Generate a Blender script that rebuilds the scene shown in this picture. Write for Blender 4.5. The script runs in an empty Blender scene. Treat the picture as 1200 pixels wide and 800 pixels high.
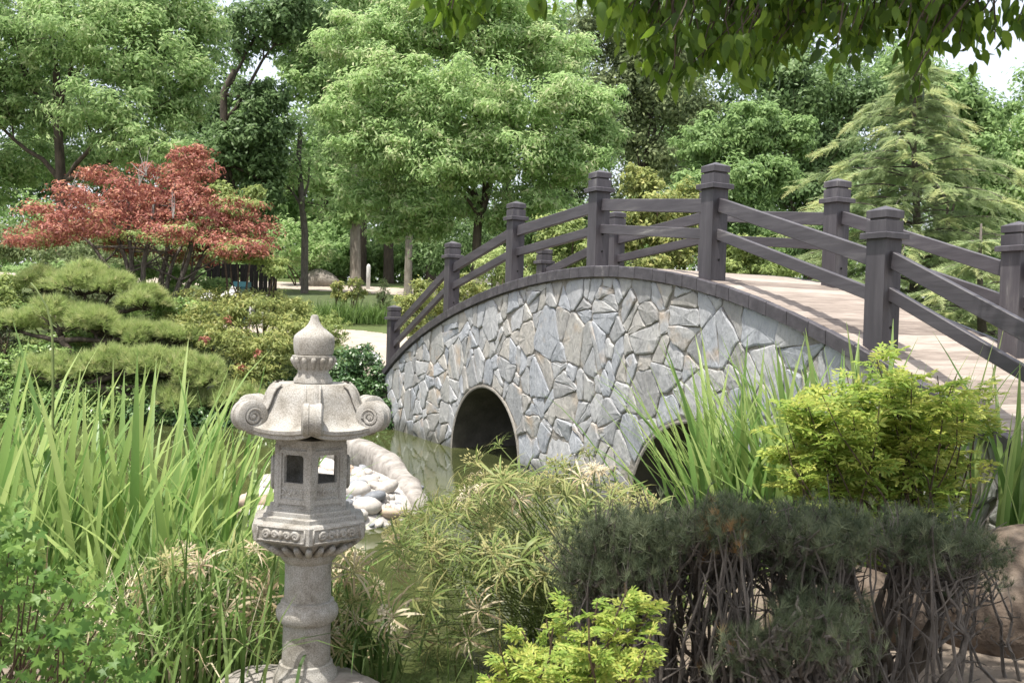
import bpy, math, random
import numpy as np
from mathutils import Matrix, Vector

# ------------------------------------------------------------------ camera, world, sun
sc = bpy.context.scene
col = sc.collection
R_ = math.radians
FPX, PITCH, ROLL, EYE = 1126.8, -0.022, 0.03, 1.767      # focal length in photo pixels, pitch, roll, eye above the water
YAW, BC = -1.088, (7.69, -5.517)                          # heading of the bridge axis, camera in bridge coordinates

cd = bpy.data.cameras.new('camera')
cam = bpy.data.objects.new('camera', cd)
col.objects.link(cam)
cd.sensor_width = 36.0
cd.lens = 36.0 * FPX / 1200.0
cd.clip_start = 0.05
cd.clip_end = 2000.0
cp, sp = math.cos(PITCH), math.sin(PITCH)
F = Vector((0, cp, sp)); U0 = Vector((0, -sp, cp)); R0 = Vector((1, 0, 0))
c_, s_ = math.cos(ROLL), math.sin(ROLL)
RR = R0 * c_ + U0 * s_
UU = U0 * c_ - R0 * s_
cam.matrix_world = Matrix(((RR.x, UU.x, -F.x, 0), (RR.y, UU.y, -F.y, 0), (RR.z, UU.z, -F.z, EYE), (0, 0, 0, 1)))
cd.dof.use_dof = True
cd.dof.focus_distance = 6.6
cd.dof.aperture_fstop = 9.0
sc.camera = cam

SUN_EL, SUN_AZ = R_(72), R_(-142)
w = bpy.data.worlds.new('World'); sc.world = w; w.use_nodes = True
nt = w.node_tree
sky = nt.nodes.new('ShaderNodeTexSky'); sky.sky_type = 'NISHITA'; sky.sun_disc = False
sky.sun_elevation = SUN_EL; sky.sun_rotation = SUN_AZ
sky.air_density = 1.0; sky.dust_density = 5.0; sky.ozone_density = 1.0
bg = nt.nodes['Background']; bg.inputs['Strength'].default_value = 0.15
veil = nt.nodes.new('ShaderNodeMix'); veil.data_type = 'RGBA'; veil.inputs[0].default_value = .42     # thin even cloud over the whole sky
veil.inputs[7].default_value = (7.2, 7.3, 7.5, 1)
nt.links.new(sky.outputs[0], veil.inputs[6]); nt.links.new(veil.outputs[2], bg.inputs['Color'])
ld = bpy.data.lights.new('sun', 'SUN'); ld.energy = 4.1; ld.angle = R_(0.6); ld.color = (1.0, 0.955, 0.88)
lo = bpy.data.objects.new('sun', ld); col.objects.link(lo)
sd = Vector((math.sin(SUN_AZ) * math.cos(SUN_EL), math.cos(SUN_AZ) * math.cos(SUN_EL), math.sin(SUN_EL)))
lo.rotation_euler = sd.to_track_quat('Z', 'Y').to_euler()
lo.location = sd * 60
sc.view_settings.view_transform = 'Standard'
sc.view_settings.look = 'None'
sc.view_settings.gamma = 1.0
sc.view_settings.exposure = 0.85
sc.cycles.max_bounces = 10
sc.cycles.diffuse_bounces = 6
sc.cycles.transmission_bounces = 6
sc.cycles.use_denoising = True

rng = np.random.default_rng(11)
random.seed(5)

# ------------------------------------------------------------------ helpers: places
def ray(u, v):
    du, dv = u - 600.0, v - 400.0
    a = (du * c_ + dv * s_) / FPX; b = -(-du * s_ + dv * c_) / FPX
    return np.array([a, cp - sp * b, sp + cp * b])
def P(u, v, D):                      # the point of the place seen at photo pixel (u, v), D metres ahead
    d = ray(u, v); return np.array([0, 0, EYE]) + d * (D / d[1])
def onz(u, v, z):
    d = ray(u, v); return np.array([0, 0, EYE]) + d * ((z - EYE) / d[2])
def b2w(x, y, z=0.0):                # bridge coordinates to world
    dx, dy = x - BC[0], y - BC[1]; c, s = math.cos(YAW), math.sin(YAW)
    return np.array([dx * c - dy * s, dx * s + dy * c, z])

POND = np.array([(-16, 6.5), (-9, 5.6), (-3.4, 5.0), (-2.2, 4.75), (-1.25, 4.5), (-.8, 4.38), (-.35, 4.15), (.1, 4.3), (.4, 5.0), (.7, 6.0),
                 (1.2, 6.9), (2.0, 7.35), (3.69, 8.3), (6, 11), (4, 15.5), (-.23, 15.9), (-1.76, 15.05), (-2.7, 15.3), (-4.8, 14.6),
                 (-7.5, 15.0), (-11, 14.6), (-16, 12)])
def pond_dist(x, y):                 # signed distance, positive on land
    x = np.asarray(x, float); y = np.asarray(y, float)
    d = np.full(x.shape, 1e9); inside = np.zeros(x.shape, bool)
    n = len(POND)
    for i in range(n):
        ax, ay = POND[i]; bx, by = POND[(i + 1) % n]
        ex, ey = bx - ax, by - ay
        t = np.clip(((x - ax) * ex + (y - ay) * ey) / (ex * ex + ey * ey), 0, 1)
        d = np.minimum(d, np.hypot(x - ax - t * ex, y - ay - t * ey))
        cond = ((ay > y) != (by > y)) & (x < (bx - ax) * (y - ay) / (by - ay + 1e-12) + ax)
        inside ^= cond
    return np.where(inside, -d, d)
def sstep(a, b, x):
    t = np.clip((x - a) / (b - a), 0, 1); return t * t * (3 - 2 * t)
def beach(x, y):                     # the pebble spit behind the lantern
    return np.exp(-(((x + 1.6) / 1.05) ** 2 + ((y - 9.1) / 1.75) ** 2) ** 3)
def ground_h(x, y):
    d = pond_dist(x, y)
    far = np.interp(y, [12, 14.5, 16, 18, 20, 25, 30, 34, 38, 45, 60, 120, 400], [.25, .3, .62, 1.0, 1.25, 1.62, 2.16, 2.52, 3.0, 3.5, 4.0, 5, 6])
    near = .14 + .16 * np.clip(d / 2.0, 0, 1)
    h = np.where(y > 11, far, near + (far - near) * sstep(8, 11, y))
    h = h + 1.55 * np.exp(-(((x - 3.2) / 2.6) ** 2 + ((y - 23) / 3.0) ** 2))
    land = sstep(-.15, .45, d)
    z = -.6 + (h + .6) * land
    return z + beach(x, y) * .76 * (1 - land)

# ------------------------------------------------------------------ helpers: objects
def tag(o, label=None, cat=None, group=None, kind=None):
    if label: o['label'] = label
    if cat: o['category'] = cat
    if group: o['group'] = group
    if kind: o['kind'] = kind
    return o
def thing(name, label, cat, loc=(0, 0, 0), rz=0.0, group=None):
    o = bpy.data.objects.new(name, None); col.objects.link(o)
    o.empty_display_size = .1
    o.location = tuple(loc); o.rotation_euler = (0, 0, rz)
    return tag(o, label, cat, group)
def link(name, me, parent=None, loc=(0, 0, 0), rot=(0, 0, 0), scale=(1, 1, 1)):
    o = bpy.data.objects.new(name, me); col.objects.link(o)
    if parent is not None: o.parent = parent
    o.location = tuple(loc); o.rotation_euler = tuple(rot); o.scale = tuple(scale)
    return o
def mesh_np(name, V, faces_idx, face_len, mat, tint=None, smooth=False):
    V = np.asarray(V, np.float32); L = np.asarray(faces_idx, np.int32).ravel(); FL = np.asarray(face_len, np.int32)
    me = bpy.data.meshes.new(name)
    me.vertices.add(len(V)); me.vertices.foreach_set('co', V.ravel())
    me.loops.add(len(L)); me.loops.foreach_set('vertex_index', L)
    me.polygons.add(len(FL))
    st = np.zeros(len(FL), np.int32); st[1:] = np.cumsum(FL)[:-1]
    me.polygons.foreach_set('loop_start', st); me.polygons.foreach_set('loop_total', FL)
    if smooth: me.polygons.foreach_set('use_smooth', np.ones(len(FL), bool))
    if tint is not None:
        a = me.attributes.new('tint', 'FLOAT', 'POINT'); a.data.foreach_set('value', np.asarray(tint, np.float32))
    me.materials.append(mat)
    me.update(calc_edges=True)
    return me
class MB:                            # collects hard geometry for ONE mesh
    def __init__(s): s.v = []; s.f = []
    def add(s, V, Fs):
        b = len(s.v); s.v += [tuple(map(float, p)) for p in V]; s.f += [tuple(b + i for i in f) for f in Fs]
    def box(s, lo, hi, M=None):
        x0, y0, z0 = lo; x1, y1, z1 = hi
        V = [(x0, y0, z0), (x1, y0, z0), (x1, y1, z0), (x0, y1, z0), (x0, y0, z1), (x1, y0, z1), (x1, y1, z1), (x0, y1, z1)]
        if M is not None: V = [tuple(M @ Vector(p)) for p in V]
        s.add(V, [(0, 3, 2, 1), (4, 5, 6, 7), (0, 1, 5, 4), (1, 2, 6, 5), (2, 3, 7, 6), (3, 0, 4, 7)])
    def bar(s, a, b, w, h, up=(0, 0, 1)):
        a = Vector(a); b = Vector(b); d = (b - a); L = d.length; d.normalize()
        u = Vector(up); x = d.cross(u).normalized(); u = x.cross(d)
        M = Matrix(((d.x, x.x, u.x, a.x), (d.y, x.y, u.y, a.y), (d.z, x.z, u.z, a.z), (0, 0, 0, 1)))
        s.box((0, -w / 2, -h / 2), (L, w / 2, h / 2), M)
    def tube(s, pts, rad, n=6, cap=True):
        pts = [Vector(p) for p in pts]; m = len(pts)
        if not hasattr(rad, '__len__'): rad = [rad] * m
        V = []; ref = None
        for i, p in enumerate(pts):
            t = (pts[min(i + 1, m - 1)] - pts[max(i - 1, 0)])
            if t.length < 1e-9: t = Vector((0, 0, 1))
            t.normalize()
            if ref is None:
                ref = Vector((1, 0, 0)) if abs(t.x) < .8 else Vector((0, 1, 0))
            x = (ref - t * ref.dot(t))
            if x.length < 1e-6: x = t.orthogonal()
            x.normalize(); y = t.cross(x); ref = x
            for k in range(n):
                a = 2 * math.pi * k / n
                V.append(p + (x * math.cos(a) + y * math.sin(a)) * rad[i])
        Fs = [(i * n + k, i * n + (k + 1) % n, (i + 1) * n + (k + 1) % n, (i + 1) * n + k) for i in range(m - 1) for k in range(n)]
        if cap: Fs += [tuple(range(n - 1, -1, -1)), tuple((m - 1) * n + k for k in range(n))]
        s.add(V, Fs)
    def lathe(s, prof, n=32, c=(0, 0, 0), rot=0.0):
        V = []; m = len(prof)
        for r, z in prof:
            for k in range(n):
                a = rot + 2 * math.pi * k / n; V.append((c[0] + r * math.cos(a), c[1] + r * math.sin(a), c[2] + z))
        Fs = [(i * n + k, i * n + (k + 1) % n, (i + 1) * n + (k + 1) % n, (i + 1) * n + k) for i in range(m - 1) for k in range(n)]
        Fs += [tuple(range(n - 1, -1, -1)), tuple((m - 1) * n + k for k in range(n))]
        s.add(V, Fs)
    def mesh(s, name, mat, smooth=False):
        me = bpy.data.meshes.new(name); me.from_pydata(s.v, [], s.f)
        if smooth: me.polygons.foreach_set('use_smooth', np.ones(len(me.polygons), bool))
        if mat: me.materials.append(mat)
        me.update(); return me
    def build(s, name, mat, parent=None, smooth=False, off=None, loc=(0, 0, 0), rot=(0, 0, 0)):
        if off is not None: s.v = [(p[0] - off[0], p[1] - off[1], p[2] - off[2]) for p in s.v]
        return link(name, s.mesh(name, mat, smooth), parent, loc, rot)

def nrmz(a): return a / np.maximum(np.linalg.norm(a, axis=-1, keepdims=True), 1e-9)
def frames(direc, normal):           # rotation matrices with columns side, direc, normal
    y = nrmz(direc); x = nrmz(np.cross(y, normal)); z = np.cross(x, y)
    return np.stack([x, y, z], axis=-1)
def scatter(name, tv, tf, Rm, T, S, mat, tint=None, smooth=False, off=None, tt=None):
    """many copies of a small template (leaf, needle tuft, spray) as one mesh"""
    tv = np.asarray(tv, float); N = len(T); k = len(tv)
    S = np.asarray(S, float); S = S[:, None] if S.ndim == 1 else S
    V = np.einsum('nij,nkj->nki', Rm, tv[None] * S[:, None, :] if S.shape[1] == 3 else tv[None] * S[:, :, None]) + np.asarray(T)[:, None, :]
    V = V.reshape(-1, 3)
    if off is not None: V = V - np.asarray(off)
    fl = np.array([len(f) for f in tf]); fi = np.concatenate([np.array(f) for f in tf])
    L = (np.arange(N)[:, None] * k + fi[None]).ravel(); FL = np.tile(fl, N)
    ti = None
    if tint is not None:
        ti = np.repeat(np.asarray(tint, float), k)
        if tt is not None: ti = np.clip(ti + np.tile(np.asarray(tt, float), N), 0, 1)
    return mesh_np(name, V, L, FL, mat, ti, smooth)
def rand_unit(n): return nrmz(rng.normal(size=(n, 3)))

LEAF4 = ([(0, 0, 0), (.24, .42, .07), (0, 1, -.05), (-.24, .42, .07)], [(0, 1, 2, 3)])
LEAF6 = ([(0, 0, 0), (.3, .3, .06), (.24, .68, .05), (0, 1, -.08), (-.24, .68, .05), (-.3, .3, .06), (0, .5, -.02)], [(0, 1, 6), (1, 2, 6), (2, 3, 6), (3, 4, 6), (4, 5, 6), (5, 0, 6)])

# ------------------------------------------------------------------ materials
def newmat(name):
    m = bpy.data.materials.new(name); m.use_nodes = True
    n = m.node_tree.nodes; return m, n, m.node_tree.links, n['Principled BSDF'], n['Material Output']
def ramp(n, stops):
    r = n.new('ShaderNodeValToRGB'); e = r.color_ramp.elements
    while len(e) < len(stops): e.new(.5)
    for el, (p, c) in zip(e, stops): el.position = p; el.color = (*c, 1)
    return r
def leafmat(name, dark, mid, light, trans=.35, rough=.45, tcol=None, objrand=0.0, spec=.4):
    k_ = 1.6; dark, mid, light = [tuple(min(.6, x * k_) for x in q) for q in (dark, mid, light)]; trans = min(.55, trans + .1)
    m, n, l, b, out = newmat(name)
    at = n.new('ShaderNodeAttribute'); at.attribute_name = 'tint'
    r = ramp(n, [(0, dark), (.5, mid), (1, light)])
    if objrand:
        oi = n.new('ShaderNodeObjectInfo'); ma = n.new('ShaderNodeMath'); ma.operation = 'MULTIPLY_ADD'
        l.new(oi.outputs['Random'], ma.inputs[0]); ma.inputs[1].default_value = objrand
        l.new(at.outputs['Fac'], ma.inputs[2]); l.new(ma.outputs[0], r.inputs[0])
    else: l.new(at.outputs['Fac'], r.inputs[0])
    l.new(r.outputs[0], b.inputs['Base Color']); b.inputs['Roughness'].default_value = rough
    b.inputs['Specular IOR Level'].default_value = spec
    t = n.new('ShaderNodeBsdfTranslucent'); mx = n.new('ShaderNodeMixShader'); mx.inputs[0].default_value = trans
    if tcol:
        mc = n.new('ShaderNodeMix'); mc.data_type = 'RGBA'; mc.blend_type = 'MULTIPLY'; mc.inputs[0].default_value = 1
        l.new(r.outputs[0], mc.inputs[6]); mc.inputs[7].default_value = (*tcol, 1); l.new(mc.outputs[2], t.inputs[0])
    else: l.new(r.outputs[0], t.inputs[0])
    l.new(b.outputs[0], mx.inputs[1]); l.new(t.outputs[0], mx.inputs[2]); l.new(mx.outputs[0], out.inputs[0])
    return m
def noisemat(name, stops, scale=8.0, rough=.85, bump=.3, bscale=None, detail=8, stretch=(1, 1, 1), objrand=0.0, spec=.3, bdist=.02, coord='Object'):
    m, n, l, b, out = newmat(name)
    tc = n.new('ShaderNodeTexCoord'); mp = n.new('ShaderNodeMapping'); mp.inputs['Scale'].default_value = stretch
    l.new(tc.outputs[coord], mp.inputs[0])
    no = n.new('ShaderNodeTexNoise'); no.inputs['Scale'].default_value = scale; no.inputs['Detail'].default_value = detail; no.inputs['Roughness'].default_value = .65
    l.new(mp.outputs[0], no.inputs['Vector'])
    r = ramp(n, stops); fac = no.outputs['Fac']
    if objrand:
        oi = n.new('ShaderNodeObjectInfo')
        ad = n.new('ShaderNodeVectorMath'); ad.operation = 'ADD'; sc2 = n.new('ShaderNodeVectorMath'); sc2.operation = 'SCALE'; sc2.inputs[3].default_value = 37
        cb = n.new('ShaderNodeCombineXYZ'); l.new(oi.outputs['Random'], cb.inputs[0]); l.new(oi.outputs['Random'], cb.inputs[1])
        l.new(cb.outputs[0], sc2.inputs[0]); l.new(mp.outputs[0], ad.inputs[0]); l.new(sc2.outputs[0], ad.inputs[1]); l.new(ad.outputs[0], no.inputs['Vector'])
        ma = n.new('ShaderNodeMath'); ma.operation = 'MULTIPLY_ADD'; l.new(oi.outputs['Random'], ma.inputs[0]); ma.inputs[1].default_value = objrand
        mb = n.new('ShaderNodeMath'); mb.operation = 'SUBTRACT'; l.new(fac, mb.inputs[0]); mb.inputs[1].default_value = objrand / 2
        l.new(mb.outputs[0], ma.inputs[2]); fac = ma.outputs[0]
    l.new(fac, r.inputs[0]); l.new(r.outputs[0], b.inputs['Base Color'])
    b.inputs['Roughness'].default_value = rough; b.inputs['Specular IOR Level'].default_value = spec
    if bump:
        n2 = n.new('ShaderNodeTexNoise'); n2.inputs['Scale'].default_value = bscale or scale * 3; n2.inputs['Detail'].default_value = 6
        l.new(mp.outputs[0], n2.inputs['Vector'])
        bp = n.new('ShaderNodeBump'); bp.inputs['Strength'].default_value = bump; bp.inputs['Distance'].default_value = bdist
        l.new(n2.outputs['Fac'], bp.inputs['Height']); l.new(bp.outputs[0], b.inputs['Normal'])
    return m
M = {}
M['ash'] = leafmat('ash_leaf', (.11, .18, .065), (.225, .32, .13), (.34, .44, .21), .45, .5, spec=.2)
M['ash2'] = leafmat('bright_ash_leaf', (.13, .205, .078), (.26, .365, .15), (.38, .48, .24), .45, .5, spec=.2)
M['dark'] = leafmat('dark_leaf', (.05, .085, .033), (.095, .15, .058), (.155, .22, .095), .35, .45, spec=.2)
M['mid'] = leafmat('mid_leaf', (.08, .135, .05), (.16, .24, .09), (.25, .34, .14), .4, .45, spec=.2)
M['olive'] = leafmat('olive_leaf', (.08, .105, .05), (.145, .18, .085), (.22, .255, .125), .4, .5, spec=.2)
M['red'] = leafmat('maple_leaf', (.12, .042, .038), (.235, .085, .064), (.36, .20, .115), .25, .5, spec=.3)
M['lime'] = leafmat('lime_leaf', (.10, .14, .045), (.19, .24, .08), (.30, .33, .12), .35, .45, spec=.25)
M['yellow'] = leafmat('yellow_leaf', (.10, .13, .045), (.21, .24, .08), (.34, .32, .125), .35, .45, spec=.25)
M['ivy'] = leafmat('ivy_leaf', (.02, .05, .016), (.045, .09, .03), (.10, .16, .06), .15, .28, spec=.6)
M['ivy2'] = leafmat('light_ivy_leaf', (.06, .11, .03), (.13, .20, .06), (.26, .34, .12), .25, .35)
M['pine'] = leafmat('pine_needle', (.11, .155, .055), (.25, .31, .115), (.42, .47, .20), .3, .5, spec=.2)
M['bluepine'] = leafmat('dark_pine_needle', (.028, .040, .021), (.064, .080, .043), (.135, .15, .088), .12, .5, spec=.25)
M['cedar'] = leafmat('cedar_needle', (.11, .155, .08), (.22, .27, .13), (.42, .42, .18), .35, .5, spec=.2)
M['iris'] = leafmat('iris_leaf', (.05, .105, .028), (.11, .19, .052), (.25, .315, .11), .42, .38, objrand=.75, spec=.5)
M['sedge'] = leafmat('sedge_leaf', (.06, .095, .026), (.12, .16, .046), (.24, .225, .10), .3, .5, objrand=.4, spec=.3)
M['drysedge'] = leafmat('dry_sedge_leaf', (.13, .095, .055), (.26, .205, .125), (.40, .34, .24), .2, .6, objrand=.35)
M['overleaf'] = leafmat('pear_leaf', (.022, .045, .008), (.052, .095, .016), (.125, .19, .034), .45, .4, objrand=.8, tcol=(1.5, 1.5, .85), spec=.3)
M['bushleaf'] = leafmat('lobed_leaf', (.03, .068, .014), (.058, .115, .024), (.115, .18, .042), .3, .45, objrand=.8, spec=.25)
M['nandina'] = leafmat('nandina_leaf', (.08, .135, .025), (.175, .25, .05), (.32, .335, .085), .4, .45, objrand=.5, spec=.25)
M['rust'] = leafmat('rust_needle', (.08, .05, .02), (.15, .085, .03), (.20, .13, .06), .1, .6)
M['grass'] = leafmat('grass_blade', (.035, .07, .016), (.075, .125, .03), (.13, .185, .06), .3, .5)
M['bark'] = noisemat('dark_bark', [(.3, (.03, .024, .018)), (.7, (.10, .08, .06))], 14, .9, .8, stretch=(1, 1, .25))
M['palebark'] = noisemat('pale_bark', [(.3, (.13, .11, .09)), (.7, (.30, .27, .23))], 10, .9, .6, stretch=(1, 1, .3))
M['greybark'] = noisemat('grey_bark', [(.3, (.055, .047, .04)), (.7, (.17, .15, .13))], 22, .9, .8, stretch=(1, 1, .3))
M['stem'] = noisemat('green_stem', [(.3, (.09, .13, .04)), (.7, (.18, .22, .08))], 20, .6, 0)
M['cane'] = noisemat('brown_cane', [(.3, (.05, .035, .025)), (.7, (.13, .09, .06))], 30, .8, .4)
M['deadtwig'] = noisemat('dead_twig', [(.3, (.25, .23, .21)), (.7, (.45, .43, .40))], 20, .9, 0)
for nm_, st_ in (('paint', (1, 1, 1)), ('paint_post', (1, 1, .12)), ('paint_rail', (.12, 1, 1))):
    M[nm_] = noisemat('brown_' + nm_, [(.2, (.030, .027, .031)), (.45, (.052, .047, .054)), (.60, (.072, .066, .074)), (.68, (.105, .098, .102)), (.76, (.25, .24, .235))], 11, .5, .5, 40, 9, st_, objrand=.10, spec=.45, bdist=.004)
M['hole'] = noisemat('bolt_hole', [(0, (.006, .006, .006)), (1, (.012, .012, .012))], 5, .9, 0)
M['plank'] = noisemat('weathered_plank', [(.25, (.12, .098, .084)), (.5, (.25, .21, .18)), (.72, (.36, .315, .275))], 6, .85, .6, 20, 9, (6, .5, 6), objrand=.35, bdist=.006)
M['stone'] = None
M['mortar'] = noisemat('mortar', [(.3, (.15, .14, .125)), (.7, (.29, .27, .24))], 9, .95, .7, 30)
M['lining'] = noisemat('shade_toned_lining', [(.3, (.05, .045, .038)), (.7, (.12, .11, .095))], 3, .95, .4, 30)  # arch barrel: shade of the interior is put into this dark colour
M['concrete'] = noisemat('arch_concrete', [(.3, (.16, .145, .125)), (.7, (.30, .28, .25))], 4, .9, .4, 40)
M['granite'] = None
M['rock'] = noisemat('rock', [(.3, (.15, .13, .11)), (.7, (.33, .30, .26))], 5, .9, .8, 14, bdist=.04)
M['boulder'] = noisemat('brown_boulder', [(.3, (.065, .047, .035)), (.55, (.12, .092, .07)), (.75, (.19, .155, .125))], 5, .9, .8, 18, bdist=.03)
M['paleslab'] = noisemat('pale_slab', [(.3, (.12, .108, .092)), (.5, (.25, .232, .21)), (.7, (.36, .338, .31))], 7, .85, .5, 20)
M['pebble_white'] = noisemat('white_pebble', [(.3, (.34, .315, .285)), (.7, (.52, .49, .45))], 3, .6, .1, 30, 4, objrand=.4)
M['pebble_grey'] = noisemat('grey_pebble', [(.3, (.14, .15, .165)), (.7, (.30, .305, .315))], 3, .6, .1, 30, 4, objrand=.5)
M['pebble_tan'] = noisemat('tan_pebble', [(.3, (.28, .205, .15)), (.7, (.44, .35, .27))], 3, .6, .1, 30, 4, objrand=.5)
M['gravel'] = noisemat('gravel', [(.3, (.25, .24, .23)), (.7, (.50, .47, .43))], 14, .9, .5, 30, coord='Object')
M['path'] = noisemat('sand_path', [(.3, (.30, .255, .21)), (.7, (.41, .36, .305))], 3, .95, .3, 40)
M['lawn'] = noisemat('lawn_turf', [(.3, (.045, .068, .024)), (.7, (.085, .105, .04))], 3, .9, .6, 60)
M['white'] = noisemat('white_stone', [(.3, (.5, .49, .47)), (.7, (.7, .69, .67))], 10, .8, .3)
M['teal'] = noisemat('teal_paint', [(.3, (.02, .07, .09)), (.7, (.03, .10, .12))], 6, .5, 0)
M['fence'] = noisemat('dark_fence', [(.3, (.008, .007, .006)), (.7, (.02, .017, .015))], 8, .9, .3)
M['greywood'] = noisemat('grey_wood', [(.3, (.16, .14, .12)), (.7, (.34, .31, .27))], 8, .9, .4)

def stone_mat():
    m, n, l, b, out = newmat('wall_stone')
    tc = n.new('ShaderNodeTexCoord'); oi = n.new('ShaderNodeObjectInfo')
    cb = n.new('ShaderNodeCombineXYZ')
    for i in range(3): l.new(oi.outputs['Random'], cb.inputs[i])
    sca = n.new('ShaderNodeVectorMath'); sca.operation = 'SCALE'; sca.inputs[3].default_value = 53.0; l.new(cb.outputs[0], sca.inputs[0])
    ad = n.new('ShaderNodeVectorMath'); ad.operation = 'ADD'; l.new(tc.outputs['Object'], ad.inputs[0]); l.new(sca.outputs[0], ad.inputs[1])
    base = ramp(n, [(0, (.25, .265, .285)), (.2, (.315, .33, .355)), (.4, (.28, .285, .29)), (.58, (.35, .355, .36)), (.74, (.31, .308, .295)), (.88, (.345, .328, .30)), (1, (.21, .215, .22))])
    l.new(oi.outputs['Random'], base.inputs[0])
    mp = n.new('ShaderNodeMapping'); mp.inputs['Scale'].default_value = (2.2, 2.2, .9); mp.inputs['Rotation'].default_value = (0, .5, 0); l.new(ad.outputs[0], mp.inputs[0])
    n1 = n.new('ShaderNodeTexNoise'); n1.inputs['Scale'].default_value = 3.2; n1.inputs['Detail'].default_value = 9; n1.inputs['Roughness'].default_value = .7; n1.inputs['Distortion'].default_value = .6
    l.new(mp.outputs[0], n1.inputs['Vector'])
    r1 = ramp(n, [(.3, (.62, .62, .64)), (.5, (1, 1, 1)), (.7, (1.22, 1.2, 1.16))]); l.new(n1.outputs['Fac'], r1.inputs[0])
    mx = n.new('ShaderNodeMix'); mx.data_type = 'RGBA'; mx.blend_type = 'MULTIPLY'; mx.inputs[0].default_value = .9
    l.new(base.outputs[0], mx.inputs[6]); l.new(r1.outputs[0], mx.inputs[7])
    n2 = n.new('ShaderNodeTexNoise'); n2.inputs['Scale'].default_value = 2.6; n2.inputs['Detail'].default_value = 4; l.new(ad.outputs[0], n2.inputs['Vector'])
    r2 = ramp(n, [(.60, (0, 0, 0)), (.74, (.75, .75, .75))]); l.new(n2.outputs['Fac'], r2.inputs[0])
    m2 = n.new('ShaderNodeMix'); m2.data_type = 'RGBA'; l.new(r2.outputs[0], m2.inputs[0]); l.new(mx.outputs[2], m2.inputs[6]); m2.inputs[7].default_value = (.38, .29, .20, 1)
    ge = n.new('ShaderNodeNewGeometry'); sx = n.new('ShaderNodeSeparateXYZ'); l.new(ge.outputs['Position'], sx.inputs[0])   # wet, algae-stained band at the waterline
    n4 = n.new('ShaderNodeTexNoise'); n4.inputs['Scale'].default_value = 5; n4.inputs['Detail'].default_value = 5; l.new(ge.outputs['Position'], n4.inputs['Vector'])
    ma = n.new('ShaderNodeMath'); ma.operation = 'MULTIPLY_ADD'; l.new(n4.outputs['Fac'], ma.inputs[0]); ma.inputs[1].default_value = -.32; l.new(sx.outputs[2], ma.inputs[2])
    wet = n.new('ShaderNodeMapRange'); wet.inputs[1].default_value = -.10; wet.inputs[2].default_value = .05; wet.inputs[3].default_value = .8; wet.inputs[4].default_value = 0; l.new(ma.outputs[0], wet.inputs[0])
    m3 = n.new('ShaderNodeMix'); m3.data_type = 'RGBA'; l.new(wet.outputs[0], m3.inputs[0]); l.new(m2.outputs[2], m3.inputs[6]); m3.inputs[7].default_value = (.06, .06, .045, 1)
    l.new(m3.outputs[2], b.inputs['Base Color']); b.inputs['Roughness'].default_value = .75
    n3 = n.new('ShaderNodeTexNoise'); n3.inputs['Scale'].default_value = 16; n3.inputs['Detail'].default_value = 8; l.new(mp.outputs[0], n3.inputs['Vector'])
    bp = n.new('ShaderNodeBump'); bp.inputs['Strength'].default_value = .9; bp.inputs['Distance'].default_value = .014
    l.new(n3.outputs['Fac'], bp.inputs['Height']); l.new(bp.outputs[0], b.inputs['Normal'])
    return m
M['stone'] = stone_mat()
def granite_mat():
    m, n, l, b, out = newmat('carved_granite')
    tc = n.new('ShaderNodeTexCoord')
    n1 = n.new('ShaderNodeTexNoise'); n1.inputs['Scale'].default_value = 210; n1.inputs['Detail'].default_value = 3; l.new(tc.outputs['Object'], n1.inputs['Vector'])
    n2 = n.new('ShaderNodeTexNoise'); n2.inputs['Scale'].default_value = 7; n2.inputs['Detail'].default_value = 8; n2.inputs['Roughness'].default_value = .7; l.new(tc.outputs['Object'], n2.inputs['Vector'])
    r1 = ramp(n, [(.3, (.20, .19, .17)), (.5, (.33, .318, .292)), (.68, (.415, .402, .375))]); l.new(n1.outputs['Fac'], r1.inputs[0])
    r2 = ramp(n, [(.30, (.42, .39, .34)), (.46, (.85, .83, .80)), (.56, (1, 1, 1)), (.75, (1.1, 1.1, 1.1))]); l.new(n2.outputs['Fac'], r2.inputs[0])
    mx = n.new('ShaderNodeMix'); mx.data_type = 'RGBA'; mx.blend_type = 'MULTIPLY'; mx.inputs[0].default_value = 1
    l.new(r1.outputs[0], mx.inputs[6]); l.new(r2.outputs[0], mx.inputs[7]); l.new(mx.outputs[2], b.inputs['Base Color'])
    b.inputs['Roughness'].default_value = .85; b.inputs['Specular IOR Level'].default_value = .3
    bp = n.new('ShaderNodeBump'); bp.inputs['Strength'].default_value = .5; bp.inputs['Distance'].default_value = .003
    l.new(n1.outputs['Fac'], bp.inputs['Height']); l.new(bp.outputs[0], b.inputs['Normal'])
    return m
M['granite'] = granite_mat()
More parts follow.
